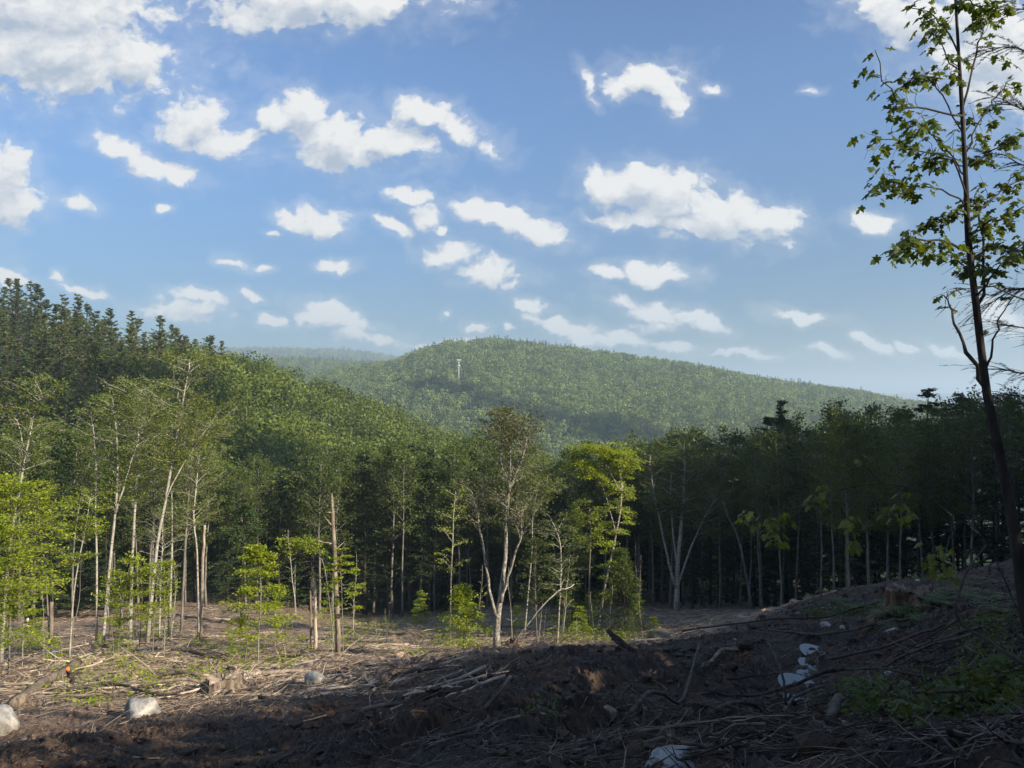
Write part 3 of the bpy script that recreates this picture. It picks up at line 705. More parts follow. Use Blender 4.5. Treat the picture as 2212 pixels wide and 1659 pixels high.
def two(seed, kind, h):
    """a tree of the forest edge as two meshes"""
    rg = np.random.default_rng(seed); tb, lb = MB(), MB()
    p = trunk_path(rg, h, .05, .018, 12)
    if kind == 'hardwood':
        grow(rg, tb, lb, p, .17, .03, .42, 1, 34, lambda t: 1.0 + 2.6 * math.sin(math.pi * min(1, max(0, (t - .35) / .72))) , lambda t: .35 + .6 * t, .10, 8, .5, 26, .23, .7, .35, .30)
        grow(rg, tb, lb, p * np.array([1, 1, .999]) + .001, .02, .01, .15, .42, 7, lambda t: 1.2, lambda t: .5, .2, 3, .4, 3, .2, .7, .5, .2)
        ms = (M['bark_gray'], M['edgeleaf'])
    elif kind == 'slim':
        grow(rg, tb, lb, p, .11, .02, .5, 1, 22, lambda t: .7 + 1.5 * math.sin(math.pi * min(1, max(0, (t - .42) / .65))), lambda t: .6 + .4 * t, .1, 6, .5, 20, .20, .7, .3, .26)
        ms = (M['bark_gray'], M['edgeleaf'])
    elif kind == 'hemlock':
        grow(rg, tb, lb, p, .19, .03, .10, 1, 74, lambda t: 3.0 * (1.06 - t) ** .7 * (.35 + .65 * min(1, t / .35)), lambda t: .05 + .25 * t, .22, 7, .45, 22, .24, .42, .8, .15, secwood=False)
        ms = (M['bark_dark'], M['hemlock'])
    elif kind == 'spruce':
        grow(rg, tb, lb, p, .17, .02, .06, 1, 90, lambda t: 2.5 * (1.04 - t) ** .9 + .1, lambda t: -.05 + .45 * t, .12, 7, .42, 20, .26, .35, .75, .13, secwood=False)
        ms = (M['bark_dark'], M['hemlock'])
    elif kind == 'bigpine':
        grow(rg, tb, lb, p, .26, .05, .30, 1, 52, lambda t: 3.8 * (1.1 - t) ** .6 * rg.uniform(.5, 1.3), lambda t: .05 + .35 * t, -.06, 8, .42, 24, .34, .32, .8, .17, secwood=False)
        ms = (M['bark_dark'], M['pine'])
    return tb.build(kind + '_trunk', ms[0]), lb.build(kind + '_crown', ms[1]), h
PROTO = {}
for k, n, h in (('hardwood', 4, 17), ('slim', 3, 15), ('hemlock', 3, 16), ('spruce', 2, 17), ('bigpine', 2, 18)):
    PROTO[k] = [two(100 + 17 * i + len(k) * 3, k, h) for i in range(n)]
HB = [far_broad(300 + i) for i in range(4)]
HP = [far_pine(320 + i, 18, n_, w_) for i, (n_, w_) in enumerate(((66, 4.0), (52, 4.8), (60, 3.5), (44, 4.4), (58, 4.1), (48, 5.2)))]
VB = [far_broad(340 + i, 10, 9, 16, 1.15) for i in range(3)]
VP = [far_pine(350 + i, 12, 22, 2.6, 2, 7, 1.0) for i in range(3)]
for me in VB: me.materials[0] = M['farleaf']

KINDNAME = {'hardwood': 'hardwood_tree', 'slim': 'slender_tree', 'hemlock': 'hemlock_tree', 'spruce': 'spruce_tree', 'bigpine': 'pine_tree'}
def put_tree(kind, i, x, y, z, h, rz, label, group, cat='tree'):
    tm, cm, H = PROTO[kind][i % len(PROTO[kind])]
    e = empty(KINDNAME[kind], (x, y, z - .25), rz, (h + .25) / H)
    tag(e, label, cat, group)
    link('trunk', tm, e); link('crown', cm, e)
    return e

# ------------------------------------------------------------------ forest edge across the clearing
TOPX = [-200,0,200,400,550,700,900,1050,1200,1350,1450,1600,1700,1850,2000,2212,2500]
TOPY = [930,940,960,1010,1000,985,960,965,985,975,945,962,932,905,888,862,845]
rg = np.random.default_rng(5)
placed = []
def try_place(x, y, dmin):
    for (a, b) in placed:
        if (a - x) ** 2 + (b - y) ** 2 < dmin * dmin: return False
    placed.append((x, y)); return True
BANDS = [(130, 'behind the trees at the left picture edge'), (330, 'behind the left grove'), (520, 'between the left grove and the lone sapling'), (680, 'behind the lone bright sapling'), (800, 'behind the tall snag'),
         (960, 'between the snag and the forked tree'), (1150, 'behind the forked pale tree'), (1280, 'just left of the bright tree'), (1400, 'behind the bright yellow-green tree'), (1560, 'around the multi-stemmed tree'),
         (1720, 'left of the hanging leaves on the right'), (1860, 'above the skyline bank on the right'), (2000, 'above the rotten stump'), (9999, 'beside the near maple trunk')]
def edge_label(kind, X, D):
    w = {'hardwood': 'leafy hardwood', 'slim': 'slender tall tree', 'hemlock': 'dark drooping hemlock', 'spruce': 'narrow dark spruce'}[kind]
    return f"{w}, {'front' if D < 82 else 'back'} of forest edge, " + [t for x_, t in BANDS if X < x_][0]
cnt = 0
FX = np.array([0, 400, 700, 1000, 1500, 1650, 1850, 2100, 2400]); FD = np.array([74, 78, 80, 82, 70, 62, 56, 50, 46])
for row, off in enumerate((0, 5, 10, 16, 23)):
    X = -180.0
    while X < 2420:
        X += rg.uniform(20, 46) * (1.0 + row * .05)
        D = np.interp(X, FX, FD) + off + rg.uniform(-2.5, 2.5)
        a = ray(X, 900)[0]; x, y = a * D, D
        if not try_place(x, y, 1.6): continue
        z = G(x, y)
        topY = np.interp(X, TOPX, TOPY) + abs(rg.normal(0, 42)) - 12 + (15 if row < 2 else 0)
        h = ray(X, topY)[1] * D - z
        kind = rg.choice(['hardwood', 'slim', 'hemlock', 'spruce'], p=[.42, .22, .28, .08] if row < 3 else [.35, .05, .5, .10])
        h = float(np.clip(h, 9, 25))
        put_tree(kind, int(rg.integers(9)), x, y, z, h, rg.uniform(0, 6.28), edge_label(kind, X, D - np.interp(X, FX, FD) + 74), kind + ' trees of the forest edge')
        cnt += 1
print('edge trees', cnt)
# named tops that stand out of the edge
for (X, Y, D, kind, i, lab) in [
    (1085, 884, 98, 'bigpine', 0, 'dark pine top standing above the canopy behind the forked pale tree'),
    (1257, 952, 92, 'spruce', 0, 'narrow dark spruce tip just left of the bright yellow-green tree top'),
    (1692, 866, 74, 'spruce', 1, 'pointed dark spruce rising over the right-hand forest edge'),
    (1640, 900, 72, 'spruce', 0, 'smaller dark spruce just left of the tallest pointed spruce'),
    (1990, 842, 68, 'hemlock', 1, 'hemlock top breaking the skyline left of the near maple trunk'),
    (2075, 850, 66, 'hemlock', 0, 'low hemlock top beside the near maple trunk')]:
    a = ray(X, 900)[0]; z = G(a * D, D)
    put_tree(kind, i, a * D, D, z, ray(X, Y)[1] * D - z, 1.3 * i, lab, None)

# ------------------------------------------------------------------ left hill: single trees nearest, the rest as a mass
def gn_scatter(name, pts, scales, meshes, label, choose=None, rot=None):
    """ONE object: instances of the given tree meshes on the given points"""
    me = bpy.data.meshes.new(name)
    pts = np.asarray(pts); n = len(pts)
    me.vertices.add(n); me.vertices.foreach_set('co', pts.astype(np.float32).ravel())
    for nm, arr, ty in (('sc', scales, 'FLOAT'), ('rz', np.random.default_rng(3).uniform(0, 6.28, n), 'FLOAT'), ('id', choose if choose is not None else np.random.default_rng(4).integers(0, len(meshes), n), 'INT')):
        at_ = me.attributes.new(nm, ty, 'POINT'); at_.data.foreach_set('value', np.asarray(arr, np.float32 if ty == 'FLOAT' else np.int32))
    if rot is not None:
        at_ = me.attributes.new('rot', 'FLOAT_VECTOR', 'POINT'); at_.data.foreach_set('vector', np.asarray(rot, np.float32).ravel())
    o = link(name, me)
    tag(o, label, kind='stuff')
    coll = bpy.data.collections.new(name + '_kinds')
    for i, m in enumerate(meshes):
        q = bpy.data.objects.new('%02d_%s' % (i, name), m); coll.objects.link(q)
    ng = bpy.data.node_groups.new(name, 'GeometryNodeTree')
    ng.interface.new_socket('Geometry', in_out='INPUT', socket_type='NodeSocketGeometry')
    ng.interface.new_socket('Geometry', in_out='OUTPUT', socket_type='NodeSocketGeometry')
    N = ng.nodes; L = ng.links
    gi = N.new('NodeGroupInput'); go = N.new('NodeGroupOutput')
    ci = N.new('GeometryNodeCollectionInfo'); ci.inputs['Collection'].default_value = coll; ci.inputs['Separate Children'].default_value = True; ci.inputs['Reset Children'].default_value = True
    def attr(nm, ty):
        a = N.new('GeometryNodeInputNamedAttribute'); a.data_type = ty; a.inputs['Name'].default_value = nm; return a.outputs['Attribute']
    cx = N.new('ShaderNodeCombineXYZ'); L.new(attr('rz', 'FLOAT'), cx.inputs[2])
    er = N.new('FunctionNodeEulerToRotation'); L.new(cx.outputs[0] if rot is None else attr('rot', 'FLOAT_VECTOR'), er.inputs[0])
    ip = N.new('GeometryNodeInstanceOnPoints'); ip.inputs['Pick Instance'].default_value = True
    L.new(gi.outputs[0], ip.inputs['Points']); L.new(ci.outputs[0], ip.inputs['Instance']); L.new(attr('id', 'INT'), ip.inputs['Instance Index'])
    L.new(er.outputs[0], ip.inputs['Rotation']); L.new(attr('sc', 'FLOAT'), ip.inputs['Scale'])
    L.new(ip.outputs[0], go.inputs[0])
    md = o.modifiers.new('scatter', 'NODES'); md.node_group = ng
    return o

rg = np.random.default_rng(8)
cand = []
D = 100.0
while D < 470:
    step = 6.2 + D * .005
    a = -.82
    while a < (.42 if D < 330 else .30):
        aa = a + rg.uniform(-.3, .3) * step / D; dd = D + rg.uniform(-.35, .35) * step
        cand.append((aa * dd, dd)); a += step / D
    D += step * .95
cand = np.array(cand); cz = ground(cand[:, 0], cand[:, 1])
def is_pine(x, y):
    a = x / y
    s = 1 - sstep(-.50, -.36, a + .10 * fbm(x / 30, y / 30, 2, 77))
    return s
pp = is_pine(cand[:, 0], cand[:, 1])
hp = rg.random(len(cand)) < np.clip(pp * .9 + .05, 0, 1)
hh = np.where(hp, 18 * rg.uniform(.62, 1.2, len(cand)) * (1 - .12 * (pp < .3)), 12 * rg.uniform(.6, 1.35, len(cand)))
topv = 402 - (cz + hh) / cand[:, 1] * FPX
uu = 512 + cand[:, 0] / cand[:, 1] * FPX
# hide test against the forest edge and against the hill itself
edge_v = np.interp(uu * 2.16, TOPX, np.array(TOPY)) / 2.16 + 30
vis = (topv < edge_v) & (uu > -60)
order = np.argsort(cand[:, 1])
hor = np.full(1200, 9999.0)       # running horizon of crowns per column
seen = np.zeros(len(cand), bool)
for i in order:
    if not vis[i]: continue
    w = 3.0 / cand[i, 1] * FPX
    c0 = int(max(0, uu[i] - w + 80)); c1 = int(min(1199, uu[i] + w + 80))
    if c1 <= c0: continue
    if topv[i] < hor[c0:c1 + 1].max() - 1.5: seen[i] = True
    hor[c0:c1 + 1] = np.minimum(hor[c0:c1 + 1], topv[i] + .35 * hh[i] / cand[i, 1] * FPX * .5)
print('hill candidates', len(cand), 'seen', seen.sum(), 'pines', (seen & hp).sum())
ind = np.zeros(len(cand), bool)
for k in (True, False):
    ids = [i for i in order if seen[i] and hp[i] == k][:(250 if k else 290)]
    ind[ids] = True
for i in np.nonzero(ind)[0]:
    x, y = cand[i]; p = hp[i]
    me = (HP if p else HB)[int(rg.integers(6 if p else 4))]
    o = link('hillside_pine' if p else 'hillside_tree', me, loc=(x, y, cz[i] - .3))
    s = hh[i] / (18 if p else 12)
    o.scale = (s * rg.uniform(.9, 1.15), s * rg.uniform(.9, 1.15), s); o.rotation_euler = (rg.normal(0, .035), rg.normal(0, .035), rg.uniform(0, 6.28))
    X_ = uu[i] * 2.16; up_ = 'high' if topv[i] < np.interp(X_, [0, 330, 500, 800, 1030], [300, 345, 365, 415, 450]) else 'low'
    wh = [t for x_, t in ((110, 'at the left picture edge'), (250, 'above the left grove'), (400, 'above the leaning birch'), (600, 'below the lone ridge pine'), (780, 'above the tall snag'), (1000, 'left of the forked tree'), (9999, 'behind the forked tree')) if X_ < x_][0]
    tag(o, ('dark pine %s on the left hillside, ' if p else 'rounded hardwood crown %s on the left hillside, ') % up_ + wh, 'pine tree' if p else 'tree', 'pines on the left hillside' if p else 'hardwoods on the left hillside')
rest = (~ind) & (uu > -200)
gn_scatter('hillside_forest', np.c_[cand[rest], cz[rest] - .3], hh[rest] / np.where(hp[rest], 18, 12), HB + HP,
           'mass of green woods covering the rest of the near hillside', np.where(hp[rest], rg.integers(4, 10, rest.sum()), rg.integers(0, 4, rest.sum())))
for (X, Y, Dd, i, lab) in [(478, 738, 262, 0, 'lone pine with a broad flat top on the left ridge'), (570, 778, 275, 1, 'small dark pointed conifer on the left ridge, right of the lone pine'),
                       (625, 812, 285, 2, 'lowest small dark conifer tip on the descending left ridge'), (375, 712, 245, 3, 'pale-tipped pine standing at the right end of the pine stand'),
                       (288, 675, 225, 1, 'tall dark pine before the gap in the left skyline')]:
    a = ray(X, 800)[0]; z = G(a * Dd, Dd); top = ray(X, Y)[1] * Dd
    o = link('ridge_pine', HP[i], loc=(a * Dd, Dd, z - .3)); s = (top - z + .3) / 18; o.scale = (s * 1.15, s * 1.15, s); tag(o, lab, 'pine tree')

# ------------------------------------------------------------------ far hills: woods too small to tell apart
def far_wood(name, d0, d1, a0, a1, step, meshes, label, seed, conif=.3, hmul=1.0):
    rg = np.random.default_rng(seed); pts = []
    D = d0
    while D < d1:
        n = int((a1 - a0) * D / step)
        a = np.linspace(a0, a1, n) + rg.uniform(-.5, .5, n) * step / D
        dd = D + rg.uniform(-.5, .5, n) * step
        pts.append(np.c_[a * dd, dd]); D += step * .95
    p = np.concatenate(pts); z = ground(p[:, 0], p[:, 1])
    cf = fbm(p[:, 0] / 90, p[:, 1] / 90, 3, seed) * .35 + conif + .28 * sstep(30, 75, z)
    pine = rg.random(len(p)) < cf
    nb = len(VB)
    ch = np.where(pine, rg.integers(nb, nb + len(VP), len(p)), rg.integers(0, nb, len(p)))
    sc = rg.uniform(.6, 1.45, len(p)) * hmul * np.where(pine, 1.05, 1.0)
    return gn_scatter(name, np.c_[p, z - .4], sc, meshes, label, ch)
far_wood('main_hill_forest', 520, 1190, -.52, .86, 6.6, VB + VP, 'unbroken green forest covering the broad rounded hill beyond the valley', 31, .10)
far_wood('shoulder_forest', 1290, 1620, -.40, .05, 8.5, VB + VP, 'paler green forest on the low shoulder left of the main hill', 32, .12, 1.2)
far_wood('blue_ridge_forest', 2700, 3260, -.42, -.04, 17, VB + VP, 'blue-green forest on the long distant ridge', 33, .12, 1.9)

WOOD_C = [-70, 2, 10, 17, 30, 40, 46, 54, 66, 80, 130]
WOOD_TOP = [15, 14.6, 15.0, 15.4, 12.5, 12, 18, 21, 22.5, 24, 25]
# the woods behind and to the right of the viewer, whose shade falls over the foreground
rg = np.random.default_rng(44)
_hx, _hy = math.sin(R(SUN_AZ)), math.cos(R(SUN_AZ))
SHADE = []; SH = []
for sx_ in np.arange(29, 95, 4.6):
    for cx_ in np.arange(-70, 130, 3.4):
        s_ = sx_ + rg.uniform(-1.4, 1.4); c_ = cx_ + rg.uniform(-1.6, 1.6)
        x = s_ * _hx - c_ * _hy; y = s_ * _hy + c_ * _hx
        if y > 0 and x / y < .80: continue
        z = G(x, y)
        H = np.interp(c_, WOOD_C, WOOD_TOP) + rg.uniform(-1.2, .5) + .28 * (s_ - 29)
        h = H - z
        if h < 4: continue
        SHADE.append((x, y)); SH.append(min(h, 30))
for _ in range(500):            # and behind, to the left
    x = rg.uniform(-90, 15); y = rg.uniform(-110, -14)
    if x * _hx + y * _hy < 26 and all((x - a) ** 2 + (y - b) ** 2 > 30 for a, b in SHADE): SHADE.append((x, y)); SH.append(rg.uniform(9, 14))
for (x, y, t_) in ((11.5, 1.0, 4.6), (13.5, 3.4, 5.2), (10.5, -2.0, 5.0), (15, 0, 7)): SHADE.append((x, y)); SH.append(t_ - G(x, y))  # nearer trees out of view, added to shade the near maple
SHADE = np.array(SHADE); SH = np.array(SH); sz = ground(SHADE[:, 0], SHADE[:, 1])
ids = rg.integers(0, 8, len(SHADE))
gn_scatter('woods_behind', np.c_[SHADE, sz - .3], SH / np.where(ids > 3, 18, 12 * .96), HB + HP, 'woods around the viewpoint that shade the foreground', ids)

# ------------------------------------------------------------------ radio tower on the main hill
def tower():
    D = 1010.0
    a, bb = ray(991, 818); Ds = np.arange(560, 1100, 6.0); D = float(Ds[np.nonzero(base_h(a * Ds, Ds) + 6 > bb * Ds)[0][0]]); z = G(a * D, D)
    top = ray(991, 776)[1] * D; base = z
    e = empty('radio_tower', (a * D, D, base)); tag(e, 'white cell tower mast standing out of the forest on the main hill', 'tower')
    h = top - base
    b = MB(); b.tube([(0, 0, 0), (0, 0, h * .5), (0, 0, h)], [.5, .42, .36], 10); m, nt, out = mat_new('white_steel')
    d = nt.nodes.new('ShaderNodeBsdfPrincipled'); d.inputs['Base Color'].default_value = (.62, .63, .62, 1); d.inputs['Roughness'].default_value = .5; nt.links.new(d.outputs[0], out.inputs[0])
    link('mast', b.build('mast', m), e)
    for k, (zz, r, hh_) in enumerate(((h - 1.0, 1.9, 1.3), (h - 7.0, 1.1, 1.4))):
        b = MB()
        for q in range(9):
            t = q * 2 * math.pi / 9; c = np.array([math.cos(t) * r, math.sin(t) * r, zz])
            b.tube([c - [0, 0, hh_ / 2], c + [0, 0, hh_ / 2]], .30, 6)
            b.tube([(0, 0, zz), c], .10, 4)
        link('antenna_ring', b.build('antenna_ring', m), e)
tower()


CASTING = [(1, 0, 715, -38, 240, 31, math.radians(-35), 640, 'long low cloud whose shadow crosses the main hill'),
           (2, -34, 146, -14, 84, 27, math.radians(4), 520, 'small flat cloud whose shadow lies on the near hillside')]  # second cloud is added, sized so its shade darkens the lower hillside
# ------------------------------------------------------------------ haze
def build_haze():
    b = MB(); x0, x1, y0, y1, z0, z1 = -9900, 9900, -9900, 9900, -170, 235
    v = [(x0,y0,z0),(x1,y0,z0),(x1,y1,z0),(x0,y1,z0),(x0,y0,z1),(x1,y0,z1),(x1,y1,z1),(x0,y1,z1)]
    b.add(v, [(0,3,2,1),(4,5,6,7),(0,1,5,4),(1,2,6,5),(2,3,7,6),(3,0,4,7)])
    m, nt, out = mat_new('haze_air')
    p = nt.nodes.new('ShaderNodeVolumePrincipled'); p.inputs['Color'].default_value = (.70, .85, 1.0, 1); p.inputs['Density'].default_value = HAZE
    p.inputs['Anisotropy'].default_value = .2
    nt.links.new(p.outputs[0], out.inputs['Volume'])
    o = link('haze', b.build('haze', m, smooth=False)); tag(o, 'thin bluish summer haze over the valley', kind='stuff')
HAZE = 2.9e-4
build_haze()

# unseen clouds on the right: one inferred from its shadow, one added for shade
def cloud_mesh(seed, L, Wd, H, n):
    import bmesh
    rg_ = np.random.default_rng(seed); b = MB()
    bm = bmesh.new(); bmesh.ops.create_icosphere(bm, subdivisions=3, radius=1); V0 = np.array([p.co[:] for p in bm.verts]); F0 = np.array([[v_.index for v_ in f_.verts] for f_ in bm.faces]); bm.free()
    for _ in range(n):
        t = rg_.uniform(-1, 1); r = rg_.uniform(.28, .6) * Wd * (1.05 - t * t * .7)
        V = V0 * (1 + .16 * fbm(V0[:, 0] * 2 + t * 9, V0[:, 1] * 2 + V0[:, 2] * 2, 3, seed))[:, None] * r * np.array([1, 1, .7])
        V = V + np.array([t * L, rg_.normal(0, .35) * Wd, abs(rg_.normal(0, .4)) * H]); V[:, 2] = np.maximum(V[:, 2], -.15 * H)
        b.add(V, None, F0)
    m, nt, out = mat_new('cloud_white'); d = nt.nodes.new('ShaderNodeBsdfDiffuse'); d.inputs[0].default_value = (.85, .85, .86, 1); nt.links.new(d.outputs[0], out.inputs[0])
    return b.build('cloud', m)
def cast_cloud(seed, cx, cy, cz, L, Wd, ang, hgt, label):
    t = (hgt - cz) / math.tan(R(SUN_EL))
    o = link('cloud', cloud_mesh(seed, L, Wd, 30, 26), loc=(cx + _hx * t, cy + _hy * t, hgt)); o.rotation_euler = (0, 0, ang); tag(o, label, 'cloud')
for c_ in CASTING: cast_cloud(*c_)

# ------------------------------------------------------------------ picture row / column -> ground lookup
_XG = np.arange(-120, 2340, 15.0); _YG = np.arange(1180, 1800, 6.0)
_ag = np.array([ray(X, 1400)[0] for X in _XG]); _bg = np.array([ray(0, Y)[1] for Y in _YG])
_H = base_h(_ag[:, None] * _DS, np.broadcast_to(_DS, (len(_ag), len(_DS)))) / _DS
_DT = np.full((len(_XG), len(_YG)), np.nan)
for _i in range(len(_XG)):
    for _j in range(len(_YG)):
        w_ = np.nonzero(_H[_i] > _bg[_j])[0]
        _DT[_i, _j] = _DS[w_[0]] if len(w_) else 90.0
def hits(X, Y):
    fx = np.clip((X + 120) / 15.0, 0, len(_XG) - 1.01); fy = np.clip((Y - 1180) / 6.0, 0, len(_YG) - 1.01)
    D = _DT[np.round(fx).astype(int), np.round(fy).astype(int)]
    D2 = D * (1 + .01 * np.random.default_rng(1).standard_normal(len(D)))
    return np.interp(X, _XG, _ag) * D2, D2

# ------------------------------------------------------------------ scattered litter (uncountable)
def sticks(b, x, y, L, r, ang, lift, rg, tone, tilt=.12):
    n = len(x); dx, dy = np.cos(ang) * L / 2, np.sin(ang) * L / 2
    z0 = ground(x - dx, y - dy) + lift; z1 = ground(x + dx, y + dy) + lift + np.abs(rg.normal(0, tilt, n)) * L
    zm = np.maximum((z0 + z1) / 2, ground(x, y) + lift) + rg.normal(0, .02, n) * L
    P_ = np.stack([np.c_[x - dx, y - dy, z0], np.c_[x + rg.normal(0, .06, n) * L, y + rg.normal(0, .06, n) * L, zm], np.c_[x + dx, y + dy, z1]], 1)
    S = np.stack([-np.sin(ang), np.cos(ang), np.zeros(n)], 1); U = np.array([0, 0, 1.0])
    R_ = np.stack([r, r * .85, r * .4], 1)
    vs = []
    for k in range(3):
        t = k * 2 * np.pi / 3 + .5
        vs.append(P_ + (S[:, None] * np.cos(t) + U * np.sin(t)) * R_[..., None])
    V = np.stack(vs, 2)      # n, 3 rings, 3 sides, 3
    V = V.reshape(-1, 3)
    base = np.arange(n)[:, None, None] * 9
    q = []
    for ring in range(2):
        for k in range(3):
            k2 = (k + 1) % 3
            q.append(np.stack([base[:, 0, 0] + ring * 3 + k, base[:, 0, 0] + ring * 3 + k2, base[:, 0, 0] + ring * 3 + 3 + k2, base[:, 0, 0] + ring * 3 + 3 + k], 1))
    q = np.stack(q, 1).reshape(-1, 4)
    b.add(V, q, None, 0, np.repeat(tone, 6))
rg = np.random.default_rng(61)
b = MB()
n = 11000                     # shaded slope in front
D = 3.2 * (30 / 3.2) ** rg.random(n); a = rg.uniform(-.72, .74, n); x, y = a * D, D
dens = .45 + .55 * sstep(-.05, .35, a); k = rg.random(n) < dens; x, y, D = x[k], y[k], D[k]; n = len(x)
sticks(b, x, y, np.clip(rg.lognormal(-1.9, .7, n), .05, .8), .0022 + .0007 * D * rg.random(n) , rg.uniform(0, 6.28, n), .01, rg, np.clip(rg.beta(1.2, 3.2, n), 0, 1), .10)
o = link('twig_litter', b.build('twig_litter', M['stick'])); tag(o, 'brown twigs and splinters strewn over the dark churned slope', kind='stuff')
b = MB()
n = 19000                     # sunlit slash in the clearing
D = 17 * (88 / 17) ** rg.random(n); a = rg.uniform(-.74, .62, n); x, y = a * D, D
pat = fbm(x / 5, y / 5, 3, 120); k = (pat > rg.normal(-.1, .3, n)) & (D > 17 + 16 * sstep(-.2, .2, a)); x, y, D = x[k], y[k], D[k]; n = len(x)
sticks(b, x, y, np.clip(rg.lognormal(-.7, .6, n), .15, 2.4), .006 + .00042 * D * rg.random(n), rg.normal(0.1, .9, n) + (rg.random(n) < .3) * 1.5, .03, rg, np.clip(rg.beta(2.2, 1.6, n), 0, 1), .12)
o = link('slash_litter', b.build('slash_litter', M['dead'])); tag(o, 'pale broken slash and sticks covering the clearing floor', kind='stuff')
b = MB()
n = 16000
D = 4 * (80 / 4) ** rg.random(n); a = rg.uniform(-.74, .74, n); x, y = a * D, D
z = ground(x, y) + .012
b.cards(np.c_[x, y, z], rg.normal(0, 1, (n, 3)) * [1, 1, .2], rg.normal(0, .5, (n, 3)) + [0, 0, 1], .012 + .0030 * D * rg.random(n), .010 + .0018 * D * rg.random(n), 0, val=rg.beta(1.5, 1.8, n))
o = link('leaf_and_chip_litter', b.build('leaf_and_chip_litter', M['stick'])); tag(o, 'dry leaves, bark and wood chips scattered on the soil', kind='stuff')

# clods of earth, too many to count
import bmesh
_bm = bmesh.new(); bmesh.ops.create_icosphere(_bm, subdivisions=1, radius=.5)
_cv = np.array([p.co[:] for p in _bm.verts]); _cf = np.array([[v_.index for v_ in f_.verts] for f_ in _bm.faces]); _bm.free()
n = 9000
D = 3.2 * (34 / 3.2) ** rg.random(n); a = rg.uniform(-.72, .74, n); x, y = a * D, D
k = fbm(x / 1.6, y / 1.6, 2, 150) > -.15; x, y, D = x[k], y[k], D[k]; n = len(x)
sz = (.02 + .0045 * D) * rg.lognormal(0, .5, n); z = ground(x, y) + sz * .15
V = _cv[None] * (1 + .28 * rg.standard_normal((n, len(_cv), 1))) * sz[:, None, None] * np.array([1, 1, .7]) + np.stack([x, y, z], 1)[:, None]
b = MB(); b.add(V.reshape(-1, 3), None, (_cf[None] + (np.arange(n) * len(_cv))[:, None, None]).reshape(-1, 3))
o = link('soil_clods', b.build('soil_clods', M['ground'], smooth=False)); tag(o, 'crumbled clods of dark earth on the slope', kind='stuff')

# low green growth, in patches: X, Y, rx, ry, how many, height, what
PATCH = [(300,1490,90,26,900,.25,'young'),(215,1520,60,20,300,.22,'young'),(420,1465,60,22,500,.25,'young'),(520,1440,60,20,500,.25,'young'),(620,1442,40,12,350,.3,'young'),(540,1405,60,24,600,.35,'young'),(250,1440,120,20,700,.22,'young'),(120,1500,80,20,300,.2,'young'),(700,1400,140,16,600,.25,'young'),(900,1345,120,12,400,.3,'young'),(60,1400,70,20,500,.4,'young'),(330,1370,70,20,500,.4,'young'),
         (800,1365,90,24,900,.3,'young'),(960,1385,60,26,700,.35,'young'),(1010,1400,50,20,500,.35,'young'),(1220,1385,50,18,500,.4,'young'),(1320,1385,80,16,800,.45,'young'),(700,1340,60,14,300,.3,'young'),
         (430,1400,50,14,300,.3,'young'),(150,1460,50,20,200,.2,'young'),(880,1415,60,10,250,.2,'young'),
         (1850,1325,80,16,1400,.16,'fern'),(1930,1345,60,14,700,.16,'fern'),(2010,1310,40,14,500,.18,'fern'),(1780,1340,50,10,400,.12,'fern'),(1900,1262,140,9,700,.12,'fern'),
         (2150,1560,90,60,1500,.22,'fern'),(1980,1590,120,40,1500,.2,'fern'),(1880,1560,70,50,900,.18,'fern'),(2120,1420,90,40,500,.1,'fern'),(2120,1370,80,20,400,.12,'fern'),(1330,1500,60,20,150,.06,'fern'),(1180,1560,50,30,150,.06,'fern')]
for what, mat, nm, lab in (('young', 'youngleaf', 'low_greenery', 'yellow-green sprouts and low plants in the sunlit clearing'), ('fern', 'fern', 'ferny_ground_cover', 'dull green ferns and weeds covering parts of the shaded bank')):
    b = MB()
    for (X, Y, rx, ry, n, hgt, w) in PATCH:
        if w != what: continue
        XX = X + rg.normal(0, .55, n) * rx; YY = Y + rg.normal(0, .55, n) * ry
        x, y = hits(XX, YY)
        cl = fbm(x * 1.1, y * 1.1, 2, 130); k = cl > -.25; x, y = x[k], y[k]; n = len(x)
        dd = np.hypot(x, y)
        z = ground(x, y) + hgt * rg.random(n) * (1 + cl[k])
        sz = (.045 + .0020 * dd) * rg.uniform(.7, 1.4, n)
        b.cards(np.c_[x, y, z], rg.normal(0, 1, (n, 3)) * [1, 1, .5] + [0, 0, .15], rg.normal(0, .5, (n, 3)) + [0, -.2, 1], sz, sz * .5, 0, val=rg.random(n), bend=.1)
    o = link(nm, b.build(nm, M[mat])); tag(o, lab, kind='stuff')

# ------------------------------------------------------------------ rocks and stones
def rock_mesh(seed, mat, flat=.7, lumps=.22, sub=3):
    import bmesh
    bm = bmesh.new(); bmesh.ops.create_icosphere(bm, subdivisions=sub, radius=.5)
    v = np.array([p.co[:] for p in bm.verts])
    rg_ = np.random.default_rng(seed)
    for _ in range(7):            # planar breaks give a split-stone look
        nn = unit(rg_.standard_normal(3)); d = rg_.uniform(.33, .46)
        h = v @ nn; over = np.maximum(h - d, 0); v -= nn * over[:, None] * .8
    v *= (1 + lumps * fbm(v[:, 0] * 2 + seed, v[:, 1] * 2 + v[:, 2] * 1.7, 4, seed % 50))[:, None]
    v[:, 2] *= flat
    for p, c in zip(bm.verts, v): p.co = c
    me = bpy.data.meshes.new('rock'); bm.to_mesh(me); bm.free()
    me.polygons.foreach_set('use_smooth', np.ones(len(me.polygons), bool)); me.materials.append(mat); me.update(); return me
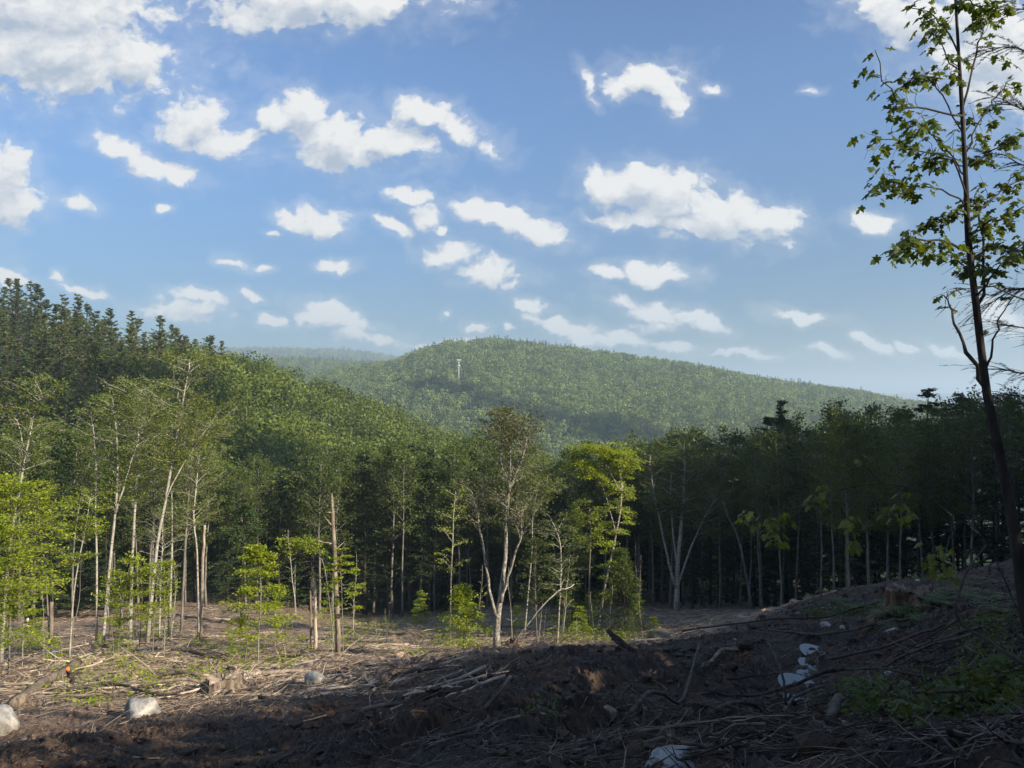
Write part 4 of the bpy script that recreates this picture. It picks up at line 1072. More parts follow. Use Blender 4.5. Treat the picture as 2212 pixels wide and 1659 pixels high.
ROCKS = [  # X, Y centre, width px, height px, material, name, label
 (305,1540,80,48,'rock','boulder','pale rounded boulder at the edge of the shade, in front of the branch pile',3),
 (8,1562,66,60,'rock','boulder','grey boulder cut by the left picture edge',4),
 (110,1407,38,15,'rock','boulder','flat white boulder in the sunlit slash on the left',5),
 (1312,1540,46,30,'rock_tan','stone','tan muddy stone half sunk in the reddish soil',6),
 (1470,1650,200,64,'rock_band','boulder','large grey banded boulder cut by the bottom edge',7),
 (1437,1618,56,26,'rock','stone','pale angular stone just behind the large banded boulder',8),
 (1350,1630,74,20,'rock_band','stone','low grey stone left of the large banded boulder',9),
 (1982,1264,14,11,'rock','stone','small white stone on the skyline bank above the stump',10),
 (2022,1284,56,18,'rock','stone','flat pale stone right of the rotten stump',11),
 (1784,1368,24,14,'rock','stone','small grey stone above the wet rut',12),
 (1930,1370,28,12,'rock','stone','rounded flat stone in the brush below the stump',13),
 (1779,1523,40,16,'rock','stone','white stone beside the thick crossed branches',14),
 (1425,1378,60,26,'rock_tan','stone','brown mound-like stone on the crest of the dark slope',15),
 (1338,1562,16,22,'rock','stone','small upright pale stone right of the tan stone',16),
 (680,1476,46,20,'rock','stone','pale stone slab at the shade edge right of the split stump',17),
 (2000,1530,0,0,'rock','stone','',18),
]
for (X, Y, wpx, hpx, mt, nm, lab, sd) in ROCKS:
    if not wpx: continue
    x, y = hit(X, Y + hpx * .4); w = wpx / 2.16 / FPX * y; h = hpx / 2.16 / FPX * y
    me = rock_mesh(sd, M[mt], 1.0)
    z = G(x, y)
    o = link(nm, me, loc=(x, y, z + h * .22 - (.13 if Y > 1600 else 0))); o.scale = (w * 1.08, w * .95, max(h * 1.35, w * .3)); o.rotation_euler = (0, 0, .7 * sd)
    tag(o, lab, nm)
small = [rock_mesh(40 + i, M['rock' if i % 2 else 'rock_tan'], .7, .2, 2) for i in range(6)]
XX = np.concatenate([rg.uniform(560, 1500, 70), rg.uniform(1500, 2200, 60)]); YY = np.concatenate([rg.uniform(1450, 1655, 70), rg.uniform(1290, 1655, 60)])
xs, ys = hits(XX, YY)
for i in range(len(xs)):
    s = (4 + rg.exponential(4)) / 2.16 / FPX * ys[i]
    z = G(xs[i], ys[i])
    o = link('small_stone', small[i % 6], loc=(xs[i], ys[i], z + s * .12)); o.scale = (s, s * .9, s * .8); o.rotation_euler = (0, 0, rg.uniform(0, 6))
    tag(o, 'small pebble-sized stone lying in the dark churned soil', 'stone', 'small stones in the soil')

# ------------------------------------------------------------------ stumps
def stump(name, X, Ybase, Ytop, wpx, seed, mat, label, cat='stump', rootdir=None):
    x, y = hit(X, Ybase); z = G(x, y); h = (Ybase - Ytop) / 2.16 / FPX * y; r = wpx / 2.16 / FPX * y / 2
    rg_ = np.random.default_rng(seed)
    e = empty(name, (x, y, z - .05)); tag(e, label, cat)
    nth, nz = 56, 14
    th = np.arange(nth) * 2 * np.pi / nth
    flute = 1 + .10 * np.sin(th * 5 + seed) + .07 * np.sin(th * 9 + 2) + .05 * rg_.standard_normal(nth)
    topz = h * (1 + .10 * np.sin(th * 3 + seed) + .06 * rg_.standard_normal(nth))
    rows = []
    for k in range(nz):
        f = k / (nz - 1)
        rr = r * (1 + .75 * (1 - f) ** 3.5 * (1 + .5 * np.sin(th * 5 + seed))) * (flute + .03 * rg_.standard_normal(nth))
        rows.append(np.stack([np.cos(th) * rr, np.sin(th) * rr, f * topz - .12 * (1 - f)], 1))
    V = np.concatenate(rows)
    i = np.arange(nz - 1)[:, None] * nth; j = np.arange(nth)[None]; kk = (j + 1) % nth
    q = np.stack([i + j, i + kk, i + nth + kk, i + nth + j], -1).reshape(-1, 4)
    b = MB(); b.add(V, q); link('bark_sides', b.build('bark_sides', M[mat], True), e)
    # broken top: rings falling into a hollow
    rows = []
    for k in range(6):
        f = 1 - k / 5.5
        rows.append(np.stack([np.cos(th) * r * f * flute * (.995), np.sin(th) * r * f * flute * .995, topz * (1 if k == 0 else 1) * (.997) - .22 * h * (1 - f) * (1 + .25 * rg_.standard_normal(nth))], 1))
    V = np.concatenate(rows); i = np.arange(5)[:, None] * nth
    q = np.stack([i + j, i + kk, i + nth + kk, i + nth + j], -1).reshape(-1, 4)
    b = MB(); b.add(V, q); c = len(V); b.add(np.array([[0, 0, h * .78]]), None); b.t.append(np.array([(5 * nth + m, 5 * nth + (m + 1) % nth, c) for m in range(nth)])); b.tm.append(np.zeros(nth)); b.ta.append(np.full(nth, .3))
    link('broken_top', b.build('broken_top', M['wood' if mat == 'rotten' else 'dead'], False), e)
    for s in range(4 if rootdir is None else 5):
        a_ = rg_.uniform(0, 6.28) if (s or rootdir is None) else rootdir
        L = r * rg_.uniform(1.6, 2.6) * (1.5 if (s == 0 and rootdir is not None) else 1)
        t = np.linspace(0, 1, 6)
        p = np.stack([np.cos(a_ + .2 * t) * (r * .7 + L * t), np.sin(a_ + .2 * t) * (r * .7 + L * t), np.zeros(6)], 1)
        gz = ground(p[:, 0] + x, p[:, 1] + y) - z + .05
        p[:, 2] = gz + (h * .55) * (1 - t) ** 2.2
        b = MB(); b.tube(p, r * .30 * (1 - .75 * t), 8, rough=.1, rg=rg_); link('root', b.build('root', M[mat]), e)
stump('tree_stump', 1964, 1336, 1272, 84, 2, 'rotten', 'rotten dark jagged stump with spreading root on the right bank', rootdir=math.radians(200))
stump('tree_stump', 482, 1506, 1470, 66, 5, 'wood', 'split weathered stump at the shade edge, sunlit on its right side')
stump('tree_stump', 545, 1468, 1452, 36, 6, 'wood', 'low cut stump behind the split weathered stump')
stump('tree_stump', 1110, 1404, 1378, 16, 9, 'rotten', 'small dark stub standing right of the forked pale tree')
stump('tree_stump', 1424, 1296, 1274, 22, 7, 'dead', 'grey stump in front of the shaded multi-stemmed tree')
stump('tree_stump', 860, 1560, 1548, 0.1, 8, 'wood', 'x') if False else None

# ------------------------------------------------------------------ standing posts of dead wood
def snag(name, pts, D, w0, w1, label, mat='dead', twigs=0, cat='dead tree', seed=1):
    rg_ = np.random.default_rng(seed)
    if D is None: D = hit(*pts[0])[1]
    P_ = [at(X, Y, D) for X, Y in pts]; P_[0][2] = min(P_[0][2], G(P_[0][0], D) - .1)
    o0 = P_[0].copy(); P_ = smooth_path([p - o0 for p in P_], 14)
    P_[1:-1, :2] += rg_.normal(0, .012, (12, 2)) * (np.ptp(P_[:, 2]) / 5)
    k = D / 2.16 / FPX / 2
    e = empty(name, tuple(o0)); tag(e, label, cat)
    b = MB(); b.tube(P_, np.linspace(w0 * k, w1 * k, 14), 9, rough=.08, rg=rg_); link('trunk', b.build('trunk', M[mat]), e)
    T = np.linspace(0, 1, 14)
    for s in range(twigs):
        t = rg_.uniform(.35, .98); p0 = np.array([np.interp(t, T, P_[:, c]) for c in range(3)]); a_ = rg_.uniform(0, 6.28); L = rg_.uniform(.25, .9) * (1.2 - t) * 1.5
        d = np.array([math.cos(a_), math.sin(a_) * .6, rg_.uniform(-.1, .7)]); tt = np.linspace(0, 1, 5)
        br = p0 + unit(d) * L * tt[:, None] + rg_.normal(0, .02, (5, 3)); b = MB(); b.tube(br, .018 * (1.1 - tt) + .004, 4); link('branch_stub', b.build('branch_stub', M[mat]), e)
    return e
snag('dead_snag', [(731,1348),(726,1260),(722,1170),(718,1100),(716,1066)], 36, 12, 5, 'tall broken pale snag with short dead side branches', mat='dead', twigs=18, seed=3)
snag('dead_snag', [(682,1345),(681,1300),(680,1256)], 40, 8, 5, 'short pale dead post left of the tall broken snag', seed=4)
snag('dead_snag', [(672,1330),(671,1300),(670,1275)], 41, 5, 3, 'thinner grey post just left of the short pale post', seed=5)
snag('dead_snag', [(434,1296),(438,1215),(442,1134)], 46, 7, 5, 'straight pale topless pole at the right of the left grove', seed=6)
snag('dead_snag', [(109,1396),(111,1350),(112,1300)], None, 10, 7, 'short pale jagged post in the left foreground saplings', seed=7)
snag('dead_snag', [(55,1404),(58,1370),(60,1335)], None, 7, 5, 'stubby pale post near the left picture edge', seed=8)
snag('dead_snag', [(1177,1396),(1175,1380),(1172,1364)], None, 3, 2, 'orange-brown splinter standing near the forked pale tree', 'wood', seed=9)
snag('dead_snag', [(1408,1306),(1406,1290),(1405,1272)], None, 6, 5, 'thin dead post left of the grey stump', seed=10)
snag('dead_snag', [(1700,1302),(1699,1288),(1698,1278)], None, 5, 4, 'small brown post on the dark bank below the far trunks', 'wood', seed=11)
snag('dead_snag', [(1242,1650),(1243,1620),(1240,1590)], None, 9, 7, 'short grey broken sapling stub near the bottom edge', 'bark_gray', seed=12)
snag('dead_snag', [(1632,1655),(1636,1620),(1628,1590)], None, 10, 7, 'forked grey stub right of the large banded boulder', 'bark_gray', seed=13)

# ------------------------------------------------------------------ sunlit and half-lit trees of the clearing
def hero(name, label, D, pts, w0, w1, leafmat, barkmat, g, limbs=(), seed=1, cat='tree', group=None, jit=.012, limbleaf=True):
    """pts: trunk centre line in view pixels from the ground up; limbs: further stems as (pts, w0, w1)"""
    rg_ = np.random.default_rng(seed)
    if D is None: D = hit(*pts[0])[1]
    k = D / 2.16 / FPX / 2 * .66
    P_ = np.array([at(X, Y, D) for X, Y in pts]); P_[:, 1] += np.linspace(0, rg_.uniform(-.5, .5), len(P_)); gz = G(P_[0][0], D); P_[0][2] = min(gz, P_[0][2]) - .1 if P_[0][2] - gz < 3 else gz
    o0 = P_[0].copy(); path = smooth_path(P_ - o0, 16)
    hh_ = np.ptp(path[:, 2]); path[1:-1, :2] += np.cumsum(rg_.normal(0, jit * hh_ / 8, (14, 2)), 0) * .6
    tb, lb = MB(), MB()
    g = dict(g); sc = hh_
    grow(rg_, tb, lb, path, w0 * k, w1 * k, **g)
    for (lp, a0, a1) in limbs:
        Q = np.array([at(X, Y, D) for X, Y in lp]); Q[1:, 1] += np.linspace(.1, 1, len(Q) - 1) * rg_.uniform(-1, 1)
        q = smooth_path(Q - o0, 12); q[1:-1, :2] += rg_.normal(0, .02, (10, 2))
        gl_ = dict(g); gl_['nprim'] = max(4, int(g['nprim'] * .6)); gl_['t0'] = max(.35, g['t0'])
        if not limbleaf: gl_['nleaf'] = 0
        grow(rg_, tb, lb, q, a0 * k, a1 * k, **gl_)
    e = empty(name, tuple(o0)); tag(e, label, cat, group)
    link('trunk', tb.build('trunk', M[barkmat]), e)
    if lb.n: link('crown', lb.build('crown', M[leafmat]), e)
    return e
def GP(**k):
    d = dict(t0=.4, t1=1, nprim=26, plen=lambda t: 1.2, elev=lambda t: .6, droop=.15, nsec=6, seclen=.5, nleaf=22, lsize=.12, aspect=.6, flat=.4, jit=.16, minr=.009)
    d.update(k); return d
bell = lambda a, b, m, p=1.0: (lambda t: .25 + m * math.sin(math.pi * min(1, max(0, (t - a) / (b - a)))) ** p)
# -- left grove
hero('birch_tree', 'tall pale birch leaning right with a long side limb in the left grove', 42, [(318,1345),(335,1200),(352,1100),(372,980),(384,900),(396,825),(404,775)], 12, 4, 'birchleaf', 'bark_pale',
     GP(t0=.45, nprim=44, plen=bell(.35, 1.12, 2.1), nleaf=25, nsec=8), [([(354,1085),(385,1020),(420,955),(462,885)], 5, 2)], 21)
hero('birch_tree', 'pale forked birch at the left side of the grove', 40, [(222,1392),(232,1290),(243,1180),(252,1080),(257,1000),(254,920),(250,880)], 11, 4, 'birchleaf', 'bark_pale',
     GP(t0=.45, nprim=34, plen=bell(.4, 1.15, 1.7), nleaf=32), [([(249,1110),(272,1040),(300,970),(335,898)], 7, 2)], 22)
hero('birch_tree', 'straight white-barked birch behind the forked birch', 46, [(281,1330),(286,1220),(290,1120),(295,1000),(299,900),(303,840)], 11, 4, 'birchleaf', 'bark_pale',
     GP(t0=.45, nprim=46, plen=bell(.4, 1.15, 2.2), nleaf=25, nsec=8), (), 23)
hero('slender_tree', 'slim pale tree with a small crown left of the forked birch', 45, [(210,1290),(210,1200),(208,1100),(210,1010),(206,940),(200,890)], 7, 3, 'birchleaf', 'bark_pale', GP(t0=.45, nprim=18, plen=bell(.35, 1.2, 1.2), nleaf=18), (), 24)
hero('slender_tree', 'crooked thin tree leaning right at the left of the grove', 44, [(158,1290),(160,1210),(168,1130),(182,1060),(200,1000)], 6, 3, 'birchleaf', 'bark_gray', GP(t0=.5, nprim=10, plen=bell(.3, 1.2, .8), nleaf=12), (), 25)
hero('slender_tree', 'thin straight grey stem between the two tallest birches', 48, [(366,1330),(370,1230),(372,1130),(371,1060)], 8, 4, 'birchleaf', 'bark_pale', GP(t0=.5, nprim=16, plen=bell(.3, 1.3, 1.2), nleaf=10), (), 26)
hero('slender_tree', 'bent grey stem with dry side branches at the right of the grove', 47, [(430,1300),(425,1200),(418,1120),(425,1040),(428,990)], 7, 3, 'birchleaf', 'bark_pale', GP(t0=.4, nprim=26, plen=bell(.2, 1.2, 1.6), nleaf=20), (), 27)
hero('grove_tree', 'broad leafy tree crown at the right side of the left grove', 50, [(392,1325),(398,1200),(405,1080),(412,980),(415,915)], 9, 4, 'birchleaf', 'bark_gray', GP(t0=.3, nprim=60, plen=bell(.1, 1.2, 2.8), nleaf=25, nsec=9), (), 28)
hero('grove_tree', 'dense leafy tree behind the white-barked birch', 52, [(330,1310),(332,1180),(338,1060),(340,960),(345,860)], 8, 3, 'birchleaf', 'bark_gray', GP(t0=.35, nprim=60, plen=bell(.2, 1.15, 2.6), nleaf=25, nsec=9), (), 29)
hero('slender_tree', 'dry twiggy grey tree low in the middle of the grove', 45, [(345,1320),(348,1250),(352,1180),(356,1110)], 6, 2, 'oliveleaf', 'bark_pale', GP(t0=.2, nprim=34, plen=bell(0, 1.2, 1.2), nleaf=3, nsec=6), (), 30)
hero('left_edge_tree', 'tall tree with arching bare top at the left picture edge', 36, [(2,1400),(12,1250),(22,1140),(38,1040),(52,960),(64,900),(78,850)], 11, 3, 'birchleaf', 'bark_pale', GP(t0=.35, t1=.85, nprim=26, plen=bell(.2, 1.1, 1.5), nleaf=20), [([(52,965),(40,915),(20,880),(-20,905)], 4, 1.5), ([(60,930),(75,890),(88,850),(60,820)], 3, 1)], 31)
hero('left_edge_tree', 'leafy sapling with pale stem behind the bright sprays on the left', 38, [(110,1330),(100,1220),(92,1130),(90,1050)], 6, 2, 'youngleaf', 'bark_gray', GP(t0=.2, nprim=30, plen=bell(.0, 1.2, 1.4), nleaf=20, flat=.7, droop=.3), (), 32)
BEECH = lambda **k: GP(t0=.10, nprim=56, plen=bell(-.2, 1.15, 1.7), elev=lambda t: .25 + .5 * t, droop=.35, nsec=8, nleaf=32, lsize=.11, flat=.7, jit=.13, **k)
hero('beech_sapling', 'bright yellow-green drooping sapling filling the left picture edge', 30, [(20,1405),(24,1300),(30,1200),(38,1110),(44,1050)], 7, 2, 'youngleaf', 'bark_gray', BEECH(), (), 33)
hero('beech_sapling', 'second bright sapling at the left edge, lower and fuller', 28, [(-30,1420),(-20,1320),(-8,1210),(5,1120)], 7, 2, 'youngleaf', 'bark_gray', BEECH(), (), 34)
hero('beech_sapling', 'sunlit sapling with fanned foliage beside the grove', 35, [(150,1390),(158,1300),(172,1210),(190,1130),(200,1075)], 6, 2, 'youngleaf', 'bark_pale', GP(t0=.45, nprim=24, plen=bell(.2, 1.3, 1.2), nleaf=24, flat=.8, droop=.3), (), 35)
hero('beech_sapling', 'low sunlit sapling in front of the forked birch trunk', 35, [(255,1385),(262,1330),(275,1270),(290,1215)], 4, 2, 'youngleaf', 'bark_gray', GP(t0=.2, nprim=26, plen=bell(-.1, 1.2, .9), nleaf=20, flat=.8), (), 36)
hero('beech_sapling', 'small yellow-green sapling right of the leaning birch foot', 34, [(330,1380),(332,1330),(336,1270),(338,1220)], 4, 2, 'youngleaf', 'bark_gray', GP(t0=.2, nprim=22, plen=bell(-.1, 1.2, .8), nleaf=18, flat=.8), (), 37)
# -- middle
hero('beech_sapling', 'bright layered sapling standing alone left of the tall snag', 34, [(557,1425),(560,1350),(563,1280),(560,1220),(552,1185)], 5, 2, 'youngleaf', 'bark_gray', GP(t0=.16, nprim=40, plen=lambda t: 1.8 * (1.08 - t) ** .8, elev=lambda t: .1 + .4 * t, droop=.12, nsec=9, nleaf=34, lsize=.12, flat=.72, jit=.12), (), 38)
hero('beech_sapling', 'leafy branch arching left in front of the snag', 37, [(725,1340),(705,1250),(690,1200),(665,1170),(640,1165),(620,1190)], 4, 1.5, 'youngleaf', 'bark_gray', GP(t0=.45, nprim=26, plen=lambda t: .6, elev=lambda t: .1, droop=.4, nsec=5, nleaf=18, flat=.6, jit=.12), (), 39)
hero('beech_sapling', 'small sapling with flat sprays just right of the tall snag', 35, [(742,1345),(738,1290),(735,1230),(738,1185)], 4, 1.5, 'youngleaf', 'bark_gray', GP(t0=.2, nprim=24, plen=lambda t: 1.25 * (1.2 - t), elev=lambda t: .25, droop=.15, nsec=6, nleaf=20, flat=.88, jit=.07), (), 40)
hero('hemlock_tree', 'dark drooping young hemlock behind the lone sapling', 52, [(520,1300),(522,1220),(524,1140),(522,1080)], 7, 2, 'hemlock', 'bark_dark', GP(t0=.08, nprim=50, plen=lambda t: 2.6 * (1.05 - t), elev=lambda t: .1, droop=.25, nsec=7, nleaf=20, lsize=.2, aspect=.4, flat=.8), (), 41)
# forked pale tree
hero('forked_tree', 'crooked pale flaky-barked tree forking low, thin olive crown, centre of the clearing', 33,
     [(1074,1406),(1073,1360),(1078,1318),(1084,1280),(1088,1240),(1094,1180),(1092,1120),(1098,1070),(1118,1020),(1135,975),(1140,935)], 24, 4, 'oliveleaf', 'bark_flaky',
     GP(t0=.62, nprim=30, plen=bell(.5, 1.2, 1.25), elev=lambda t: .9, nleaf=12, lsize=.10, nsec=8, jit=.16, minr=.008),
     [([(1072,1330),(1062,1295),(1052,1240),(1045,1190),(1030,1120),(1020,1078)], 11, 6),
      ([(1082,1300),(1092,1260),(1106,1220),(1120,1170),(1126,1130),(1118,1100)], 12, 4),
      ([(1096,1130),(1100,1060),(1085,1010),(1082,960),(1090,915)], 6, 2),
      ([(1100,1065),(1102,1010),(1105,960),(1128,920)], 6, 2)], 42, limbleaf=True)
hero('slender_tree', 'thin branching tree right behind the forked pale tree', 44, [(1132,1330),(1148,1200),(1150,1120),(1160,1060),(1172,1010)], 5, 2, 'birchleaf', 'bark_pale', GP(t0=.5, nprim=26, plen=bell(.3, 1.2, 1.4), nleaf=15), [([(1152,1115),(1170,1080),(1180,1045)], 3, 1)], 43)
hero('slender_tree', 'slim pale stem with sparse bright sprays left of the forked tree', 42, [(972,1345),(974,1260),(978,1180),(980,1110),(985,1060)], 6, 2, 'youngleaf', 'bark_pale', GP(t0=.25, nprim=16, plen=bell(0, 1.2, 1.0), nleaf=10, flat=.8), (), 44)
hero('beech_sapling', 'low bushy sapling left of the forked tree foot', 34, [(1000,1400),(1002,1360),(1000,1310),(998,1270)], 4, 1.5, 'youngleaf', 'bark_gray', GP(t0=.1, nprim=34, plen=lambda t: 1.3 * (1.15 - t), elev=lambda t: .3, droop=.2, nleaf=18, flat=.75), (), 45)
hero('beech_sapling', 'sparse sapling with a bent pale stem between the forked and bright trees', 38, [(1203,1398),(1208,1320),(1212,1240),(1210,1170),(1190,1120)], 6, 2, 'edgeleaf', 'bark_pale', GP(t0=.3, nprim=36, plen=bell(0, 1.2, 1.3), nleaf=15, flat=.7, droop=.3), (), 46)
hero('beech_sapling', 'thin green sapling just right of the forked tree', 40, [(1160,1370),(1158,1300),(1156,1230),(1160,1170)], 4, 1.5, 'edgeleaf', 'bark_gray', GP(t0=.2, nprim=34, plen=bell(-.2, 1.2, 1.1), nleaf=16, flat=.7, droop=.3), (), 47)
hero('bright_tree', 'leaning tree with a glowing yellow-green top right of centre', 44, [(1288,1392),(1300,1300),(1316,1220),(1330,1150),(1340,1080),(1335,1010),(1300,955)], 9, 3, 'youngleaf', 'bark_pale',
     GP(t0=.12, nprim=42, plen=lambda t: .55 + .5 * (t > .5), elev=lambda t: .3, droop=.4, nsec=8, nleaf=22, lsize=.13, flat=.74, jit=.13), [([(1336,1060),(1310,1000),(1285,965),(1262,975)], 4, 1.5), ([(1330,1150),(1305,1060),(1280,1020),(1250,1000)], 4, 1.5), ([(1335,1100),(1345,1040),(1348,1000),(1340,975)], 4, 1.5)], 48)
hero('bright_tree', 'straight sapling under the glowing tree top, with sprays on its left side', 46, [(1272,1330),(1274,1240),(1276,1150),(1272,1080)], 7, 2, 'youngleaf', 'bark_gray', GP(t0=.55, nprim=26, plen=lambda t: 1.0, elev=lambda t: .2, droop=.5, nsec=6, nleaf=18, flat=.7), (), 49)
hero('hemlock_tree', 'young drooping hemlock right of the glowing tree', 42, [(1352,1385),(1350,1310),(1346,1240),(1340,1180)], 6, 2, 'edgeleaf', 'bark_dark', GP(t0=.05, nprim=70, plen=lambda t: 2.3 * (1.04 - t), elev=lambda t: -.1, droop=.3, nsec=8, nleaf=22, lsize=.13, aspect=.35, flat=.75), (), 50)
hero('hemlock_tree', 'dim green hemlock behind the bent pale sapling', 50, [(1236,1330),(1238,1240),(1240,1150),(1240,1090)], 7, 2, 'edgeleaf', 'bark_dark', GP(t0=.05, nprim=70, plen=lambda t: 2.4 * (1.04 - t), elev=lambda t: 0, droop=.25, nsec=8, nleaf=22, lsize=.15, aspect=.35, flat=.75), (), 51)
# -- shaded multi-stem at the right of the clearing
hero('multi_stem_tree', 'pale grey multi-stemmed tree at the shaded edge right of the glowing tree', 62, [(1462,1290),(1464,1220),(1470,1150),(1476,1080),(1480,1000),(1478,945)], 18, 4, 'edgeleaf', 'bark_pale',
     GP(t0=.5, nprim=34, plen=bell(.3, 1.2, 2.4), nleaf=22, lsize=.2, nsec=7), [([(1460,1270),(1440,1200),(1425,1130),(1410,1060),(1400,980)], 9, 3), ([(1466,1260),(1490,1190),(1515,1130),(1548,1068)], 8, 3), ([(1465,1240),(1455,1160),(1450,1080),(1455,990)], 7, 3)], 52)
for k, (X, Dd, top, lab) in enumerate([(1872, 44, 905, 'brightest straight grey trunk behind the right-hand skyline bank'), (1797, 46, 930, 'straight grey trunk left of the brightest right-hand trunk'), (1828, 43, 925, 'tree with darker trunk just left of the brightest right-hand trunk'),
                              (1768, 50, 940, 'thin straight tree left of the pair of grey right-hand trunks'), (1942, 47, 900, 'very thin tree right of the brightest right-hand trunk'), (1686, 50, 950, 'slim pale tree behind the nearer hanging leaves')]):
    a = ray(X, 900)[0]; z = G(a * Dd, Dd); put_tree('hardwood' if k in (0, 2) else 'slim', k, a * Dd, Dd, z, ray(X, top)[1] * Dd - z, k * 1.1, lab, None)
snag('leaning_pole', [(1625,1268),(1600,1180),(1575,1120),(1560,1080)], 60, 6, 3, 'dead grey pole leaning left in the dark right-hand forest', 'bark_gray', 4, 'dead tree', 99)

# copies: thin bare saplings and small leafy saplings
def stem_proto(seed, leafy):
    rg_ = np.random.default_rng(seed); tb, lb = MB(), MB(); h = rg_.uniform(2.6, 4.5) if not leafy else rg_.uniform(1.8, 3.0)
    p = trunk_path(rg_, h, .12, .03, 10)
    if leafy: grow(rg_, tb, lb, p, .018, .006, .15, 1, 22, lambda t: .75 * (1.2 - t), lambda t: .3, .2, 5, .5, 11, .10, .55, .85, .07, minr=.006)
    else: grow(rg_, tb, lb, p, .024, .007, .3, 1, 9, lambda t: .5 * (1.2 - t), lambda t: .6, .1, 2, .5, 1.2, .09, .55, .7, .05, minr=.006)
    return tb.build('stem', M['bark_pale' if seed % 2 else 'bark_gray']), lb.build('foliage', M['youngleaf']), h
SP = [stem_proto(500 + i, False) for i in range(6)]; LP = [stem_proto(520 + i, True) for i in range(6)]
rg = np.random.default_rng(71)
def put_sap(pr, X, Y, hpx, name, label, group):
    xs_, ys_ = hit(X, Y); z = G(xs_, ys_); tm, lm, H = pr
    e = empty(name, (xs_, ys_, z - .05), rg.uniform(0, 6.28), hpx / 2.16 / FPX * ys_ / H); tag(e, label, 'sapling', group)
    link('stem', tm, e); link('foliage', lm, e)
for i in range(64):
    X = rg.choice([rg.uniform(-20, 420), rg.uniform(420, 1000), rg.uniform(1000, 1400)], p=[.62, .22, .16]); Y = rg.uniform(1330, 1450)
    put_sap(SP[i % 6], X, Y, rg.uniform(55, 190), 'thin_sapling', 'thin nearly bare sapling stem standing in the ' + ('left' if X < 420 else 'middle' if X < 1000 else 'central right') + ' slash', 'thin saplings in the clearing')
for i in range(46):
    X = rg.choice([rg.uniform(-20, 360), rg.uniform(450, 800), rg.uniform(900, 1420)], p=[.42, .2, .38]); Y = rg.uniform(1335, 1440) if X < 900 else rg.uniform(1345, 1395)
    put_sap(LP[i % 6], X, Y, rg.uniform(35, 95), 'leafy_sapling', 'small bright leafy sapling growing in the ' + ('left' if X < 400 else 'middle' if X < 850 else 'central right') + ' slash', 'small leafy saplings in the clearing')

# ------------------------------------------------------------------ fallen wood
def branch_proto(seed, L=1.0, side=5, crook=.05):
    rg_ = np.random.default_rng(seed); t = np.linspace(-.5, .5, 9)
    p = np.stack([t * L, np.cumsum(rg_.normal(0, crook, 9)) * L * .5, np.cumsum(rg_.normal(0, crook * .4, 9)) * L * .3], 1); p -= p.mean(0)
    b = MB(); b.tube(p, np.linspace(.016, .005, 9) * L, 6, rough=.08, rg=rg_, val=.5)
    for _ in range(side):
        f = rg_.integers(2, 8); a_ = rg_.choice([-1, 1]) * rg_.uniform(.4, 1.1); l = rg_.uniform(.12, .4) * L; tt = np.linspace(0, 1, 4)
        d = np.array([math.cos(a_), math.sin(a_), rg_.uniform(-.05, .3)]); q = p[f] + d * l * tt[:, None] + rg_.normal(0, .012 * L, (4, 3)); b.tube(q, np.linspace(.007, .002, 4) * L, 4, cap=False)
    return b
BP = {m: [branch_proto(600 + i, 1.0, 2 + i % 5).build('branch_mesh', M[m]) for i in range(8)] for m in ('stick', 'bark_dark', 'dead')}
def lay(name, mesh, x, y, L, ang, label, cat, group, lift=.02, thick=1.0):
    dx, dy = math.cos(ang) * L * .45, math.sin(ang) * L * .45
    z0, z1, zc = G(x - dx, y - dy), G(x + dx, y + dy), G(x, y)
    o = link(name, mesh, loc=(x, y, max((z0 + z1) / 2, zc - .05) + lift)); o.rotation_euler = (0, -math.atan2(z1 - z0, .9 * L), ang); o.scale = (L, L * thick, L * thick)
    tag(o, label, cat, group)
regions = [(1480,2210,1350,1655,80,'bark_dark','dark fallen branch in the brush of the shaded right bank',.9),(1480,2210,1350,1655,40,'stick','brown fallen branch in the brush of the shaded right bank',.8),
           (100,620,1430,1520,34,'stick','grey fallen branch in the pile behind the pale boulder',1.3),(0,1000,1330,1450,60,'dead','pale fallen branch in the sunlit slash',2.2),
           (1350,2000,1280,1380,28,'stick','brown fallen branch on the far side of the dark bank',1.5),(500,1480,1440,1650,24,'stick','thin brown branch on the bare dark slope',.6)]
for (X0, X1, Y0, Y1, n, m, lab, L) in regions:
    XX = rg.uniform(X0, X1, n); YY = rg.uniform(Y0, Y1, n); xs, ys = hits(XX, YY)
    for i in range(n):
        l = L * rg.uniform(.5, 1.6) * (1 if ys[i] > 12 else .75 + ys[i] / 48)
        lay('fallen_branch', BP[m][int(rg.integers(8))], xs[i], ys[i], l, rg.normal(.15, .6) + (3.14 if rg.random() < .5 else 0), lab, 'branch', lab.split(' branch ')[0] + 'es ' + lab.split(' branch ')[1] if False else 'branches: ' + lab, thick=rg.uniform(.6, 1.2))
def scatter_branches(name, XX, YY, L, meshes, label, angm, angs, lift):
    x, y = hits(XX, YY); n = len(x); ang = rg.normal(angm, angs, n) + np.pi * (rg.random(n) < .5)
    dx, dy = np.cos(ang) * L * .42, np.sin(ang) * L * .42
    z0, z1, zc = ground(x - dx, y - dy), ground(x + dx, y + dy), ground(x, y)
    gn_scatter(name, np.c_[x, y, np.maximum((z0 + z1) / 2, zc - .04) + lift], L, meshes, label, None, np.c_[rg.uniform(-1.2, 1.2, n) * .6, -np.arctan2(z1 - z0, .84 * L) + rg.normal(0, .1, n), ang])
n = 1150; scatter_branches('brush_litter', rg.uniform(1440, 2260, n), 1310 + 370 * rg.random(n) ** 1.15, rg.lognormal(-1.0, .45, n), BP['bark_dark'] + BP['stick'][:5], 'tangle of dark twiggy brush on the shaded right bank', .3, .9, .03)
